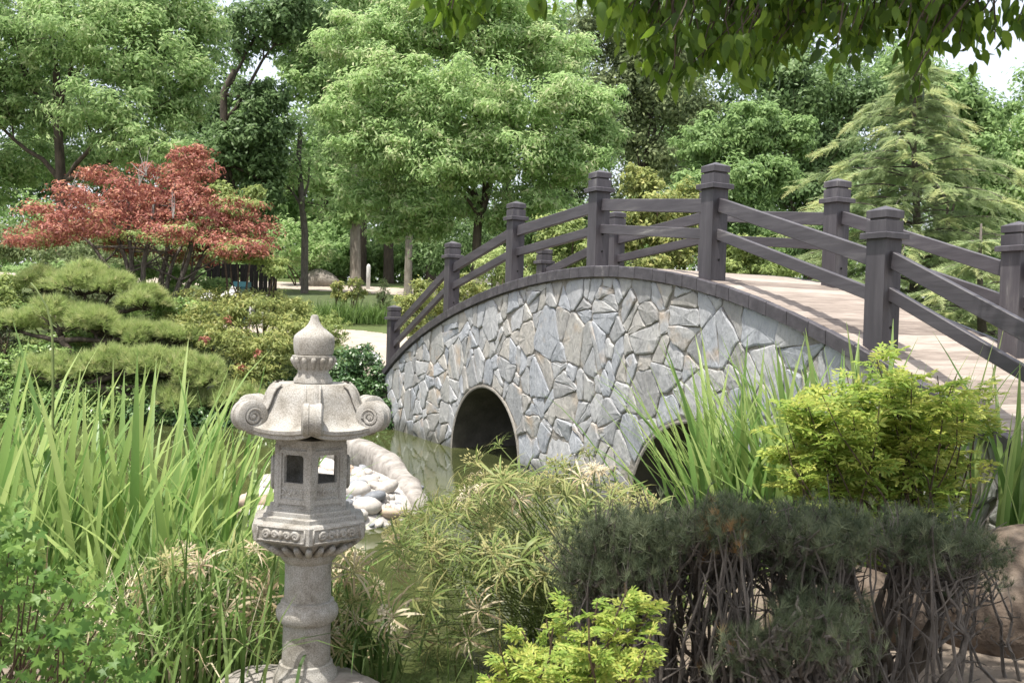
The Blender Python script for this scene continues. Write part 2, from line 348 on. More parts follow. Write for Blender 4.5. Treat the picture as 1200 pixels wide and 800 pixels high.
def ground_mat():
    m, n, l, b, out = newmat('garden_soil')
    tc = n.new('ShaderNodeTexCoord'); sx = n.new('ShaderNodeSeparateXYZ'); l.new(tc.outputs['Object'], sx.inputs[0])
    n1 = n.new('ShaderNodeTexNoise'); n1.inputs['Scale'].default_value = 1.1; n1.inputs['Detail'].default_value = 10; n1.inputs['Roughness'].default_value = .7; l.new(tc.outputs['Object'], n1.inputs['Vector'])
    sand = ramp(n, [(.3, (.12, .095, .075)), (.7, (.27, .225, .18))]); l.new(n1.outputs['Fac'], sand.inputs[0])
    gr = ramp(n, [(.3, (.045, .06, .022)), (.6, (.09, .12, .04)), (.75, (.16, .15, .08))]); l.new(n1.outputs['Fac'], gr.inputs[0])
    mr = n.new('ShaderNodeMapRange'); mr.inputs[1].default_value = 11; mr.inputs[2].default_value = 13; l.new(sx.outputs[1], mr.inputs[0])
    mx = n.new('ShaderNodeMix'); mx.data_type = 'RGBA'; l.new(mr.outputs[0], mx.inputs[0]); l.new(sand.outputs[0], mx.inputs[6]); l.new(gr.outputs[0], mx.inputs[7])
    l.new(mx.outputs[2], b.inputs['Base Color']); b.inputs['Roughness'].default_value = .95; b.inputs['Specular IOR Level'].default_value = .2
    n2 = n.new('ShaderNodeTexNoise'); n2.inputs['Scale'].default_value = 18; n2.inputs['Detail'].default_value = 8; l.new(tc.outputs['Object'], n2.inputs['Vector'])
    bp = n.new('ShaderNodeBump'); bp.inputs['Strength'].default_value = .7; bp.inputs['Distance'].default_value = .03
    l.new(n2.outputs['Fac'], bp.inputs['Height']); l.new(bp.outputs[0], b.inputs['Normal'])
    return m
def water_mat():
    m, n, l, b, out = newmat('pond_water')
    tc = n.new('ShaderNodeTexCoord')
    n0 = n.new('ShaderNodeTexNoise'); n0.inputs['Scale'].default_value = .7; n0.inputs['Detail'].default_value = 4; l.new(tc.outputs['Object'], n0.inputs['Vector'])
    r = ramp(n, [(.3, (.034, .042, .016)), (.7, (.068, .077, .028))]); l.new(n0.outputs['Fac'], r.inputs[0]); l.new(r.outputs[0], b.inputs['Base Color'])
    b.inputs['Roughness'].default_value = .04; b.inputs['IOR'].default_value = 1.33
    n1 = n.new('ShaderNodeTexNoise'); n1.inputs['Scale'].default_value = 7; n1.inputs['Detail'].default_value = 3
    mp = n.new('ShaderNodeMapping'); mp.inputs['Scale'].default_value = (1, .45, 1); l.new(tc.outputs['Object'], mp.inputs[0]); l.new(mp.outputs[0], n1.inputs['Vector'])
    bp = n.new('ShaderNodeBump'); bp.inputs['Strength'].default_value = .10; bp.inputs['Distance'].default_value = .02
    l.new(n1.outputs['Fac'], bp.inputs['Height']); l.new(bp.outputs[0], b.inputs['Normal'])
    return m

# ------------------------------------------------------------------ the setting
def grid_sheet(name, xs, ys, zf, mat, mask=None):
    X, Y = np.meshgrid(xs, ys); Z = zf(X, Y); V = np.stack([X, Y, Z], -1).reshape(-1, 3)
    ny, nx = X.shape; i = np.arange((ny - 1) * (nx - 1)); r, c = i // (nx - 1), i % (nx - 1); a = r * nx + c
    q = np.stack([a, a + 1, a + nx + 1, a + nx], -1)
    if mask is not None:
        cx = (X[:-1, :-1] + X[1:, 1:]) / 2; cy = (Y[:-1, :-1] + Y[1:, 1:]) / 2
        q = q[mask(cx, cy).ravel()]
        used = np.unique(q); re = np.zeros(len(V), int); re[used] = np.arange(len(used)); V = V[used]; q = re[q]
    return link(name, mesh_np(name, V, q, np.full(len(q), 4), mat, smooth=True))
xs = np.concatenate([np.linspace(-400, -20, 14)[:-1], np.linspace(-20, 14, 171), np.linspace(14, 400, 14)[1:]])
ys = np.concatenate([np.linspace(-60, 1, 8)[:-1], np.linspace(1, 42, 206), np.linspace(42, 600, 18)[1:]])
tag(grid_sheet('ground', xs, ys, ground_h, ground_mat()), kind='structure')
wat = MB(); wat.add([(-24, 2.5, 0), (12, 2.5, 0), (12, 19, 0), (-24, 19, 0)], [(0, 1, 2, 3)])
tag(wat.build('pond_water', water_mat()), kind='structure')
def band(path, width):               # distance to a polyline smaller than half the width
    path = np.array(path, float)
    def f(x, y):
        d = np.full(x.shape, 1e9)
        for (ax, ay), (bx, by) in zip(path[:-1], path[1:]):
            ex, ey = bx - ax, by - ay; t = np.clip(((x - ax) * ex + (y - ay) * ey) / (ex * ex + ey * ey), 0, 1)
            d = np.minimum(d, np.hypot(x - ax - t * ex, y - ay - t * ey))
        return d < width / 2
    return f
bl = b2w(-7.1, .75)
gx = np.linspace(-22, 12, 240)
near_path = [(bl[0] + .5, bl[1] - 1.0), (bl[0] - .3, bl[1] + .6), (bl[0] - .75, bl[1] + 2.2), (-2.6, 20.0), (-4.0, 21.4), (-9, 23.2), (-16, 24)]
tag(grid_sheet('garden_path', np.linspace(-17, 2, 190), np.linspace(14.5, 26, 150), lambda x, y: ground_h(x, y) + .012, M['path'], band(near_path, 1.9)), kind='structure')
tag(grid_sheet('far_path', np.linspace(-30, 12, 160), np.linspace(32, 41, 60), lambda x, y: ground_h(x, y) + .012, M['path'], band([(-28, 38), (-9.5, 36.8), (-4, 35.4), (2, 35.2), (11, 36)], 2.6)), kind='structure')
tag(grid_sheet('lawn', np.linspace(-16, 9, 120), np.linspace(25.2, 33.6, 60), lambda x, y: ground_h(x, y) + .012, M['lawn']), kind='structure')
tag(grid_sheet('gravel_bed', np.linspace(-3.8, -.2, 60), np.linspace(7.0, 11.4, 70), lambda x, y: ground_h(x, y) + .01, M['gravel'], lambda x, y: ground_h(x, y) > -.05), kind='structure')
# ------------------------------------------------------------------ the bridge
W = 1.482
cx_ = [-6.98, -5.9, -4.39, -2.61, -1.41, -.69, .18, 1.18, 1.82, 2.29, 2.71, 3.09, 3.44, 3.76, 3.99, 5.3]
cz_ = [.92, 1.43, 1.91, 2.23, 2.33, 2.35, 2.29, 2.14, 1.99, 1.82, 1.66, 1.51, 1.37, 1.24, 1.14, .55]
ZP = np.polyfit(cx_, cz_, 5)
def zt(x): return float(np.polyval(ZP, x))
def zs(x): return float(np.polyval(np.polyder(ZP), x))
XL, XR = -7.06, 5.3
bo = b2w(0, 0)
bridge = thing('stone_footbridge', 'arched grey stone footbridge with plank deck and dark brown post and rail sides', 'bridge', (bo[0], bo[1], 0), YAW)
ARCH = [(-3.33, .985, .92), (.95, 1.0, .93)]
def low(x):
    for c, a, h in ARCH:
        if abs(x - c) < a: return h * math.sqrt(1 - ((x - c) / a) ** 2)
    return -.3
xsamp = set(np.arange(-6.45, XR, .15).tolist())
for c, a, h in ARCH:
    xsamp = {x for x in xsamp if abs(x - c) > a + .03}
    for k in range(41): xsamp.add(c - (a - 1e-4) * math.cos(math.pi * k / 40))
    xsamp |= {c - a - .004, c + a + .004}
xsamp = sorted(xsamp)
mb = MB()
for x0, x1 in zip(xsamp[:-1], xsamp[1:]):
    a0, a1, t0, t1 = low(x0), low(x1), zt(x0) - .05, zt(x1) - .05
    y0, y1 = -.105, W + .105
    mb.add([(x0, y0, a0), (x1, y0, a1), (x1, y0, t1), (x0, y0, t0), (x0, y1, a0), (x1, y1, a1), (x1, y1, t1), (x0, y1, t0)],
           [(0, 1, 2, 3), (5, 4, 7, 6), (4, 5, 1, 0), (3, 2, 6, 7)])
zl = zt(XL) - .05
mb.add([(XL, -.105, zl), (-6.45, -.105, zt(-6.45) - .05), (-6.45, -.105, -.3), (XL, W + .105, zl), (-6.45, W + .105, zt(-6.45) - .05), (-6.45, W + .105, -.3)],
       [(0, 2, 1), (3, 4, 5), (0, 3, 5, 2), (0, 1, 4, 3)])
wall = mb.build('wall', M['mortar'], bridge)
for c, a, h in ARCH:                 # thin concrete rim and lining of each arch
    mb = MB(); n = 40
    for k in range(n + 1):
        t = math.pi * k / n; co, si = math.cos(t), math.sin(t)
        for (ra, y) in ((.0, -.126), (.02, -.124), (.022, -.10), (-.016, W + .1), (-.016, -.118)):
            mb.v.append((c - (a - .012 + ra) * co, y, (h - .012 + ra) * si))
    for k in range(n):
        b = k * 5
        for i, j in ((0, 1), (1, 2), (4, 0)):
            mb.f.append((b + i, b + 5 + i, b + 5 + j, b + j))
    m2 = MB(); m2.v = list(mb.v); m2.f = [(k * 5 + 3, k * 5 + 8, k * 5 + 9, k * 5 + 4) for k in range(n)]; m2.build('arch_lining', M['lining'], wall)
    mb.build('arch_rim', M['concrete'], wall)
# stones: an irregular tessellation of the wall face, each cell a stone of its own
def clip(poly, nx, nz, d):           # keep nx*x + nz*z <= d
    out = []
    for i in range(len(poly)):
        p, q = poly[i], poly[(i + 1) % len(poly)]
        a = nx * p[0] + nz * p[1] - d; b = nx * q[0] + nz * q[1] - d
        if a <= 0: out.append(p)
        if (a < 0 < b) or (b < 0 < a):
            t = a / (a - b); out.append((p[0] + t * (q[0] - p[0]), p[1] + t * (q[1] - p[1])))
    return out
rs = np.random.default_rng(4)
seeds = []
AN = 1.12                            # stones stand a little taller than wide
for r0, tries in ((.40, 250), (.30, 2500), (.22, 6000), (.15, 900)):
    for _ in range(tries):
        x = rs.uniform(XL, 4.95); z = rs.uniform(-.1, 2.35)
        if z > zt(x) - .13 or z < -.06: continue
        if x < -6.45 - (z / .9) * .58 + .04: continue
        if any(((x - c) / (a + .08)) ** 2 + (max(z, 0) / (h + .08)) ** 2 < 1 for c, a, h in ARCH): continue
        rr = r0 * rs.uniform(.85, 1.1)
        if all(((x - p[0]) * AN) ** 2 + (z - p[1]) ** 2 > (.5 * (rr + p[2])) ** 2 * 1.0 for p in seeds): seeds.append((x, z, rr))
def wedge_clip(poly, x, z):
    for c, a, h in ARCH:             # keep clear of the arch: tangent to a slightly larger ellipse at the nearest angle
        A, H = a + .018, h + .018
        if abs(x - c) > A + .5: continue
        if z < .02: t = 0.0 if x > c else math.pi
        else:
            t = math.atan2(z / H, (x - c) / A)
        best = min((( (c + A * math.cos(q) - x) ** 2 + (H * math.sin(q) - z) ** 2), q) for q in np.linspace(max(0, t - .5), min(math.pi, t + .5), 41))
        q = best[1]; nx, nz = math.cos(q) / A, math.sin(q) / H
        poly = clip(poly, -nx, -nz, -(nx * c + 1.0))
    return poly
stones = []
sa = np.array(seeds)
for i, (x, z, r) in enumerate(seeds):
    poly = [(x - .6, z - .6), (x + .6, z - .6), (x + .6, z + .6), (x - .6, z + .6)]
    dd = np.hypot((sa[:, 0] - x) * AN, sa[:, 1] - z)
    for j in np.argsort(dd)[1:28]:
        X2, Z2, r2 = sa[j]; dx, dz = (X2 - x) * AN * AN, (Z2 - z)
        t = .5 + .5 * (r * r - r2 * r2) * .7 / dd[j] ** 2
        t = min(.75, max(.25, t))
        px, pz = x + (X2 - x) * t, z + (Z2 - z) * t
        L = math.hypot(dx, dz); poly = clip(poly, dx / L, dz / L, (dx * px + dz * pz) / L)
        if not poly: break
    if poly:
        for xx in (x - .18, x, x + .18):
            m_ = zs(xx); poly = clip(poly, -m_, 1.0, zt(xx) - .115 - m_ * xx)
        poly = clip(poly, 0, -1, .14); poly = clip(poly, 1, 0, 5.2)
        poly = clip(poly, -.9, -.62, 5.83)
        poly = wedge_clip(poly, x, z)
    if len(poly) < 3: continue
    ar = .5 * abs(sum(poly[k][0] * poly[(k + 1) % len(poly)][1] - poly[(k + 1) % len(poly)][0] * poly[k][1] for k in range(len(poly))))
    if ar < .006: continue
    stones.append((poly, ar))
def stone_mesh(poly, ar):
    n = len(poly); cx = sum(p[0] for p in poly) / n; cz = sum(p[1] for p in poly) / n
    pts = []
    gap = rs.uniform(.004, .010)
    for k in range(n):
        p, q = poly[k], poly[(k + 1) % n]; L = math.hypot(q[0] - p[0], q[1] - p[1])
        if L < .025: 
            if L > .006 and len(pts) and rs.random() < .3: pts.append(p)
            continue
        # cut the corner a little, then wobble the edge
        f = min(.3, rs.uniform(.005, .03) / L)
        pts.append((p[0] + (q[0] - p[0]) * f, p[1] + (q[1] - p[1]) * f))
        if L > .12:
            for t in ((.5,) if L < .24 else (.33, .68)):
                o = rs.normal() * .008
                pts.append((p[0] + (q[0] - p[0]) * t - (q[1] - p[1]) / L * o, p[1] + (q[1] - p[1]) * t + (q[0] - p[0]) / L * o))
        pts.append((p[0] + (q[0] - p[0]) * (1 - f), p[1] + (q[1] - p[1]) * (1 - f)))
    n = len(pts)
    if n < 4: return None
    V = []; d0 = rs.uniform(.009, .024); sx, sz = rs.normal() * .045, rs.normal() * .045
    def ring(shrink, y):
        for (px, pz) in pts:
            r = math.hypot(px - cx, pz - cz) + 1e-6; k = max(.2, 1 - shrink / r)
            qx, qz = cx + (px - cx) * k, cz + (pz - cz) * k
            V.append((qx - cx, y + sx * (qx - cx) + sz * (qz - cz) + (rs.normal() * .002 if y < -.001 else 0), qz - cz))
    ring(gap, .02); ring(gap, -d0 * .4); ring(gap + .006, -d0 * .82); ring(gap + .02, -d0)
    V.append((0, -d0 - .003, 0))
    Fs = []
    for k in range(n):
        k2 = (k + 1) % n
        Fs += [(k, k2, n + k2, n + k), (n + k, n + k2, 2 * n + k2, 2 * n + k), (2 * n + k, 2 * n + k2, 3 * n + k2, 3 * n + k), (3 * n + k, 3 * n + k2, 4 * n)]
    m_ = MB(); m_.add(V, Fs)
    # fix winding so the face looks towards -y
    me = m_.mesh('stone', M['stone']); return me, cx, cz
def area(q): return .5 * abs(sum(q[k][0] * q[(k + 1) % len(q)][1] - q[(k + 1) % len(q)][0] * q[k][1] for k in range(len(q))))
split = []
for poly, ar in stones:              # broken flagstone: larger cells are split once or twice by a slanting line
    todo = [(poly, 0)]
    while todo:
        q, lv = todo.pop(); A_ = area(q)
        if A_ > (.055, .06, 9)[lv] and rs.random() < .7:
            th = rs.normal(0, .6) if rs.random() < .55 else rs.normal(1.57, .5); px = sum(p[0] for p in q) / len(q) + rs.normal(0, .03); pz = sum(p[1] for p in q) / len(q) + rs.normal(0, .03)
            nx, nz = math.cos(th), math.sin(th); d_ = nx * px + nz * pz
            q1, q2 = clip(q, nx, nz, d_), clip(q, -nx, -nz, -d_)
            if len(q1) > 2 and len(q2) > 2: todo += [(q1, lv + 1), (q2, lv + 1)]; continue
        if len(q) > 2 and A_ > .004: split.append((q, A_))
stones = split
stones.sort(key=lambda s: -s[1]);
rest_v, rest_f = [], []
for i_, (poly, ar) in enumerate(stones):
    r = stone_mesh(poly, ar)
    if r and i_ < 300: link('stone', r[0], wall, (r[1], -.105, r[2]))
    elif r:
        k0 = len(rest_v); rest_v += [(v.co.x + r[1], v.co.y - .105, v.co.z + r[2]) for v in r[0].vertices]; rest_f += [tuple(k0 + q for q in p.vertices) for p in r[0].polygons]; bpy.data.meshes.remove(r[0])
if rest_v:
    mb = MB(); mb.add(rest_v, rest_f); o = mb.build('stone', M['stone'], wall); o['kind'] = 'stuff'
# deck planks
x = XL; up = Vector((0, 0, 1))
while x < XR - .1:
    wdt = rs.uniform(.15, .18); s = zs(x + wdt / 2); L = wdt / math.sqrt(1 + s * s)
    a = (x + .004, 0, 0); z0, z1 = zt(x), zt(x + L)
    mb = MB(); g = rs.uniform(.008, .014); e0, e1 = rs.uniform(-.004, .004, 2)
    lo_, hi_ = -.102, W + .102
    mid = W / 2
    mb.add([(x + g, lo_, z0 - .04 + e0), (x + L - g, lo_, z1 - .04 + e0), (x + L - g, hi_, z1 - .04 + e1), (x + g, hi_, z0 - .04 + e1),
            (x + g, lo_, z0 - .004 + e0), (x + L - g, lo_, z1 - .004 + e0), (x + L - g, hi_, z1 - .004 + e1), (x + g, hi_, z0 - .004 + e1),
            (x + g + .006, lo_, z0 + e0), (x + L - g - .006, lo_, z1 + e0), (x + L - g - .006, hi_, z1 + e1), (x + g + .006, hi_, z0 + e1)],
           [(0, 3, 2, 1), (0, 1, 5, 4), (1, 2, 6, 5), (2, 3, 7, 6), (3, 0, 4, 7), (4, 5, 9, 8), (5, 6, 10, 9), (6, 7, 11, 10), (7, 4, 8, 11), (8, 9, 10, 11)])
    mb.build('plank', M['plank'], bridge)
    x += L
# curb blocks along both edges
for ya, yb in ((-.165, -.105), (W + .105, W + .165)):
    x = XL
    while x < XR - .1:
        L = rs.uniform(.16, .30); L = min(L, XR - x); z0, z1 = zt(x), zt(x + L); e = rs.uniform(-.003, .003); g = .003; q = .006
        mb = MB()
        V = []
        for (xx, zz) in ((x + g, z0), (x + L - g, z1)):
            V += [(xx, ya, zz - .105), (xx, yb, zz - .105), (xx, yb, zz + .006 + e), (xx, ya + q, zz + .006 + e), (xx, ya, zz - .002 + e)]
        mb.add(V, [(4, 3, 2, 1, 0), (5, 6, 7, 8, 9)] + [(i, (i + 1) % 5, 5 + (i + 1) % 5, 5 + i) for i in range(5)])
        mb.build('curb_block', M['paint'], bridge)
        x += L
# posts with collar, neck block and cap
HP, PW = 1.035, .0835
def bevel_box(mb, hx, z0, z1, b=.006, top=None):
    n = 8; V = []
    for z, h in ((z0, hx), (z1 - b, hx), (z1, hx - b)):
        for sx, sy in ((-1, -1), (1, -1), (1, 1), (-1, 1)): V.append((sx * h, sy * h, z))
    if top: V.append((0, 0, top))
    Fs = [(3, 2, 1, 0)] + [(r * 4 + k, r * 4 + (k + 1) % 4, r * 4 + 4 + (k + 1) % 4, r * 4 + 4 + k) for r in (0, 1) for k in range(4)]
    Fs += [(8 + k, 8 + (k + 1) % 4, 12) for k in range(4)] if top else [(8, 9, 10, 11)]
    mb.add(V, Fs)
def me_of(f, name):
    mb = MB(); f(mb); return mb.mesh(name, M['paint_post'])
shaft_me = me_of(lambda m: bevel_box(m, PW, -.06, HP * .77, .003), 'post')
collar_me = me_of(lambda m: bevel_box(m, .118, HP * .768, HP * .81, .006), 'collar')
def capf(m):
    bevel_box(m, .088, HP * .811, HP * .895, .004)
    bevel_box(m, .070, HP * .894, HP * .912, .001)
    bevel_box(m, .09, HP * .911, HP * .965, .005, HP)
cap_me = me_of(capf, 'cap')
mb = MB(); mb.lathe([(.011, -.004), (.011, .004)], 8); bolt_me = mb.mesh('bolt_hole', M['hole'])
PX = [-6.97, -4.715, -2.829, -.943, .943, 2.829, 4.715]
for y in (0.0, W):
    for x in PX:
        p = link('post', shaft_me, bridge, (x, y, zt(x)))
        link('collar', collar_me, p); link('cap', cap_me, p)
        for z in (.17, .35):
            link('bolt_hole', bolt_me, p, (PW + .002, 0.0, z), (0, math.pi / 2, 0))
    for x0, x1 in zip(PX[:-1], PX[1:]):
        for zr, hh in ((.655, .125), (.40, .098)):
            mb = MB(); j = rs.uniform(-.008, .008, 2)
            a = Vector((x0 + PW - .012, y, zt(x0) + zr + j[0])); b = Vector((x1 - PW + .012, y, zt(x1) + zr + j[1]))
            # a plumb-ended rail with eased edges
            t = .027; q = .005; V = []
            for pnt in (a, b):
                for dy, dz in ((-t, -hh / 2 + q), (-t + q, -hh / 2), (t - q, -hh / 2), (t, -hh / 2 + q), (t, hh / 2 - q), (t - q, hh / 2), (-t + q, hh / 2), (-t, hh / 2 - q)):
                    V.append((pnt.x, pnt.y + dy, pnt.z + dz))
            mb.add(V, [tuple(range(7, -1, -1)), tuple(range(8, 16))] + [(i, (i + 1) % 8, 8 + (i + 1) % 8, 8 + i) for i in range(8)])
            mb.build('rail', M['paint_rail'], bridge)

# ------------------------------------------------------------------ the stone lantern
LP = P(358, 797, 4.17); LZ = .165
LRZ = math.atan2(-LP[0], LP[1])
lan = thing('stone_lantern', 'tall pale carved stone lantern with scrolled hexagonal roof and onion finial in the foreground', 'stone lantern', (LP[0], LP[1], LZ), LRZ)
S_ = 1 / 270.0
def zz(v): return (800 - v) * S_
def lath(name, prof, n=36, rot=0, parent=lan, smooth=True):
    mb = MB(); mb.lathe([(r * S_, zz(v)) for r, v in prof], n, rot=rot); o = mb.build(name, M['granite'], parent, smooth)
    if smooth:
        try:
            o.data.set_sharp_from_angle(angle=R_(38))
        except Exception: pass
    return o
HEXR = -math.pi / 2
lath('base', [(30, 806), (37, 804), (38, 797), (36.5, 788), (33, 783), (31.5, 780), (31, 776), (28.5, 775)], 40)
lath('shaft', [(28.2, 776), (27.6, 740), (27.8, 727)], 40)
lath('ring', [(28, 728.5), (30, 728), (31, 725.5), (34, 724.5), (36, 720), (36.3, 715), (35, 710), (32, 706.8), (31, 705), (31, 703), (28, 702)], 40)
lath('shaft', [(27.2, 703), (26.8, 670), (27.3, 656)], 40)
cap_o = lath('capital', [(27.3, 657), (29, 655.5), (32, 652), (33.5, 648), (33.5, 643), (32, 641)], 40)
# the platform: petal bowl, slab with carved panels, steps
plat = lath('platform', [(31, 643), (36, 641), (46, 636), (56, 628), (63, 625.5), (69, 625), (71, 623.5), (71.5, 605), (70, 603.4), (60.5, 603), (60.5, 598.4), (59.5, 597.8), (53.5, 597.5), (53.5, 593), (52.5, 592), (40, 591.8)], 6, HEXR, smooth=False)
mb = MB()                            # petals under the slab
for k in range(24):
    a = HEXR + 2 * math.pi * k / 24; pts = []; rr = []
    for t in np.linspace(0, 1, 5):
        r = (33 + 24 * t + 2) * S_ * (.93 if k % 3 else 1.0); pts.append((r * math.cos(a), r * math.sin(a), zz(642 - 11 * t ** 1.6))); rr.append((2.2 + 2.0 * math.sin(math.pi * (.25 + .6 * t))) * S_)
    mb.tube(pts, rr, 7)
mb.build('petal_band', M['granite'], plat, True)
def face_frame(R, k, zc):            # centre, tangent and outward normal of hexagon face k
    a0, a1 = HEXR + math.pi / 3 * k, HEXR + math.pi / 3 * (k + 1)
    p0 = Vector((R * math.cos(a0), R * math.sin(a0), zc)); p1 = Vector((R * math.cos(a1), R * math.sin(a1), zc))
    return (p0 + p1) / 2, (p1 - p0).normalized(), Vector((math.cos((a0 + a1) / 2), math.sin((a0 + a1) / 2), 0)), (p1 - p0).length
for k in range(6):
    c, t, nn, L = face_frame(71.5 * S_, k, zz(614)); z = Vector((0, 0, 1))
    mb = MB()
    hw, hh = L * .42, 7.6 * S_
    for s1 in (-1, 1):
        mb.tube([c + t * hw * -1 + z * hh * s1, c + t * hw + z * hh * s1], 1.3 * S_, 5)
        mb.tube([c + t * hw * s1 - z * hh, c + t * hw * s1 + z * hh], 1.3 * S_, 5)
    for q in range(2):                   # two facing curls and a bud
        s1 = -1 if q == 0 else 1
        for (cx, rad, turns) in ((.62, 5.2, 1.6), (.26, 4.2, 1.4)):
            pts = []
            for i in range(15):
                u = i / 14; a = math.pi * (1.1 - 2 * turns * u); r = rad * S_ * (1 - .8 * u)
                pts.append(c + t * s1 * (hw * cx + r * math.cos(a)) + z * (r * math.sin(a) - .6 * S_))
            mb.tube(pts, [2.3 * S_] * 15, 6)
    mb.tube([c - z * 4 * S_, c + z * 1 * S_, c + z * 5 * S_], [2.6 * S_, 3.4 * S_, 1.2 * S_], 6)
    mb.build('relief', M['granite'], plat, True)
# the light box: six faces, two pairs with openings
box_me = lath('light_box', [(47, 592), (47, 588.5), (45.5, 588), (30, 587.9)], 6, HEXR, smooth=False)
Rb = 46 * S_
mb = MB()
mb.lathe([(Rb * .97, zz(519)), (Rb * 1.0, zz(518.5)), (Rb * 1.0, zz(511)), (Rb * .5, zz(510))], 6, rot=HEXR)
for k in range(6):                       # corner posts
    a = HEXR + math.pi / 3 * k
    mb.lathe([(5.4 * S_, zz(588)), (5.4 * S_, zz(517))], 6, (Rb * .905 * math.cos(a), Rb * .905 * math.sin(a), 0), rot=a)
mb.build('frame', M['granite'], box_me)
th = 7 * S_
for k in range(6):
    c, t, nn, L = face_frame(Rb, k, 0)
    Mx = Matrix(((t.x, nn.x, 0, c.x), (t.y, nn.y, 0, c.y), (0, 0, 1, 0), (0, 0, 0, 1)))
    mb = MB(); h = L / 2 - 4 * S_
    openf = k in (0, 2, 5)
    ow = .27 * L; zo1, zo0 = zz(528), zz(560)
    if openf:
        mb.box((-h, -th, zz(588)), (h, -1.6 * S_, zo0), Mx); mb.box((-h, -th, zo1), (h, -1.6 * S_, zz(518)), Mx)
        mb.box((-h, -th, zo0), (-ow, -1.6 * S_, zo1), Mx); mb.box((ow, -th, zo0), (h, -1.6 * S_, zo1), Mx)
        for s1 in (-1, 1):               # cut corners of the opening
            pts = [(s1 * ow, zo1), (s1 * (ow - 3 * S_), zo1), (s1 * (ow - 1.2 * S_), zo1 - 1.4 * S_), (s1 * ow, zo1 - 3 * S_)]
            if s1 < 0: pts = pts[::-1]
            V = [Mx @ Vector((p, y, q)) for y in (-th + .001, -1.8 * S_) for p, q in pts]
            mb.add(V, [(3, 2, 1, 0), (4, 5, 6, 7)] + [(i, (i + 1) % 4, 4 + (i + 1) % 4, 4 + i) for i in range(4)])
    else:
        mb.box((-h, -th, zz(588)), (h, -1.6 * S_, zz(518)), Mx)
    panel = mb.build('panel', M['granite'], box_me)
    mb = MB()                            # raised mouldings
    e = 1.2 * S_
    for (x0, x1, z0, z1) in ((-h, h, zz(584), zz(578)), (-h, h, zz(526), zz(522)), (-h, -h + 4 * S_, zz(578), zz(526)), (h - 4 * S_, h, zz(578), zz(526))):
        mb.box((x0, -2 * S_, z0 + .0004), (x1, 0.4 * S_, z1 - .0004), Mx)
    if k in (0, 2, 5):                      # curled relief under the window
        for s1 in (-1, 1):
            for (cx, rad) in ((.30, 4.6), (.08, 3.8)):
                pts = []
                for i in range(13):
                    u = i / 12; a = math.pi * (1.0 - 2.6 * u); r = rad * S_ * (1 - .75 * u)
                    pts.append(Mx @ Vector((s1 * (cx * L + r * math.cos(a)), -1.6 * S_, zz(571) + r * math.sin(a))))
                mb.tube(pts, 1.5 * S_, 5)
    if k in (1, 4):                      # round boss on the closed faces
        cc = Vector((c.x, c.y, zz(552)))
        V = []; n = 20
        for r, d in ((20, -2), (20, 3.5), (17, 5.5), (12, 5.5), (10, 4), (0.5, 5)):
            for i in range(n):
                a = 2 * math.pi * i / n; V.append(cc + t * (r * .78 * S_ * math.cos(a)) + Vector((0, 0, r * S_ * math.sin(a))) + nn * (d * S_))
        mb.add(V, [(i * n + j, i * n + (j + 1) % n, (i + 1) * n + (j + 1) % n, (i + 1) * n + j) for i in range(5) for j in range(n)])
    mb.build('moulding', M['granite'], box_me)
# the roof: six swept sides, corner ridges and scrolls
mb = MB(); nA, nT = 13, 12
def roof_pt(k, s, t, under=0.0):
    a0, a1 = HEXR + math.pi / 3 * k, HEXR + math.pi / 3 * (k + 1)
    cr = 45 + 8 * min(1, t / .14) ** .6 + 35 * t ** 1.5
    v = 448.0 + 51 * (1 - (1 - t) ** 1.8) * t / (t + .04)
    rise = 7.5 * (abs(2 * s - 1) ** 2.6) * t ** 2          # eaves sweep up to the corners
    p0 = Vector((cr * math.cos(a0), cr * math.sin(a0))); p1 = Vector((cr * math.cos(a1), cr * math.sin(a1)))
    p = p0.lerp(p1, s); bulge = 1 - .03 * t * (1 - (2 * s - 1) ** 2)
    return (p.x * S_ * bulge, p.y * S_ * bulge, zz(v - rise + under))
for k in range(6):
    V = [roof_pt(k, i / (nA - 1), j / (nT - 1)) for j in range(nT) for i in range(nA)]
    Fs = [(j * nA + i, (j + 1) * nA + i, (j + 1) * nA + i + 1, j * nA + i + 1) for j in range(nT - 1) for i in range(nA - 1)]
    b = len(V)
    for (fr, dv) in ((.995, 4.0), (.96, 5.5), (.955, 9.5), (.9, 11), (.45, 10)):
        for i in range(nA):
            p = roof_pt(k, i / (nA - 1), 1.0, dv); V.append((p[0] * fr, p[1] * fr, p[2]))
    for r in range(5):
        for i in range(nA - 1):
            t0 = (nT - 1) * nA if r == 0 else b + (r - 1) * nA; t1 = b + r * nA
            Fs.append((t0 + i, t1 + i, t1 + i + 1, t0 + i + 1))
    mb.add(V, Fs)
V = [roof_pt(k, 0, 0) for k in range(6)]; mb.add(V, [(0, 1, 2, 3, 4, 5)])
roof = mb.build('roof', M['granite'], lan, True)
roof.data.set_sharp_from_angle(angle=R_(40))
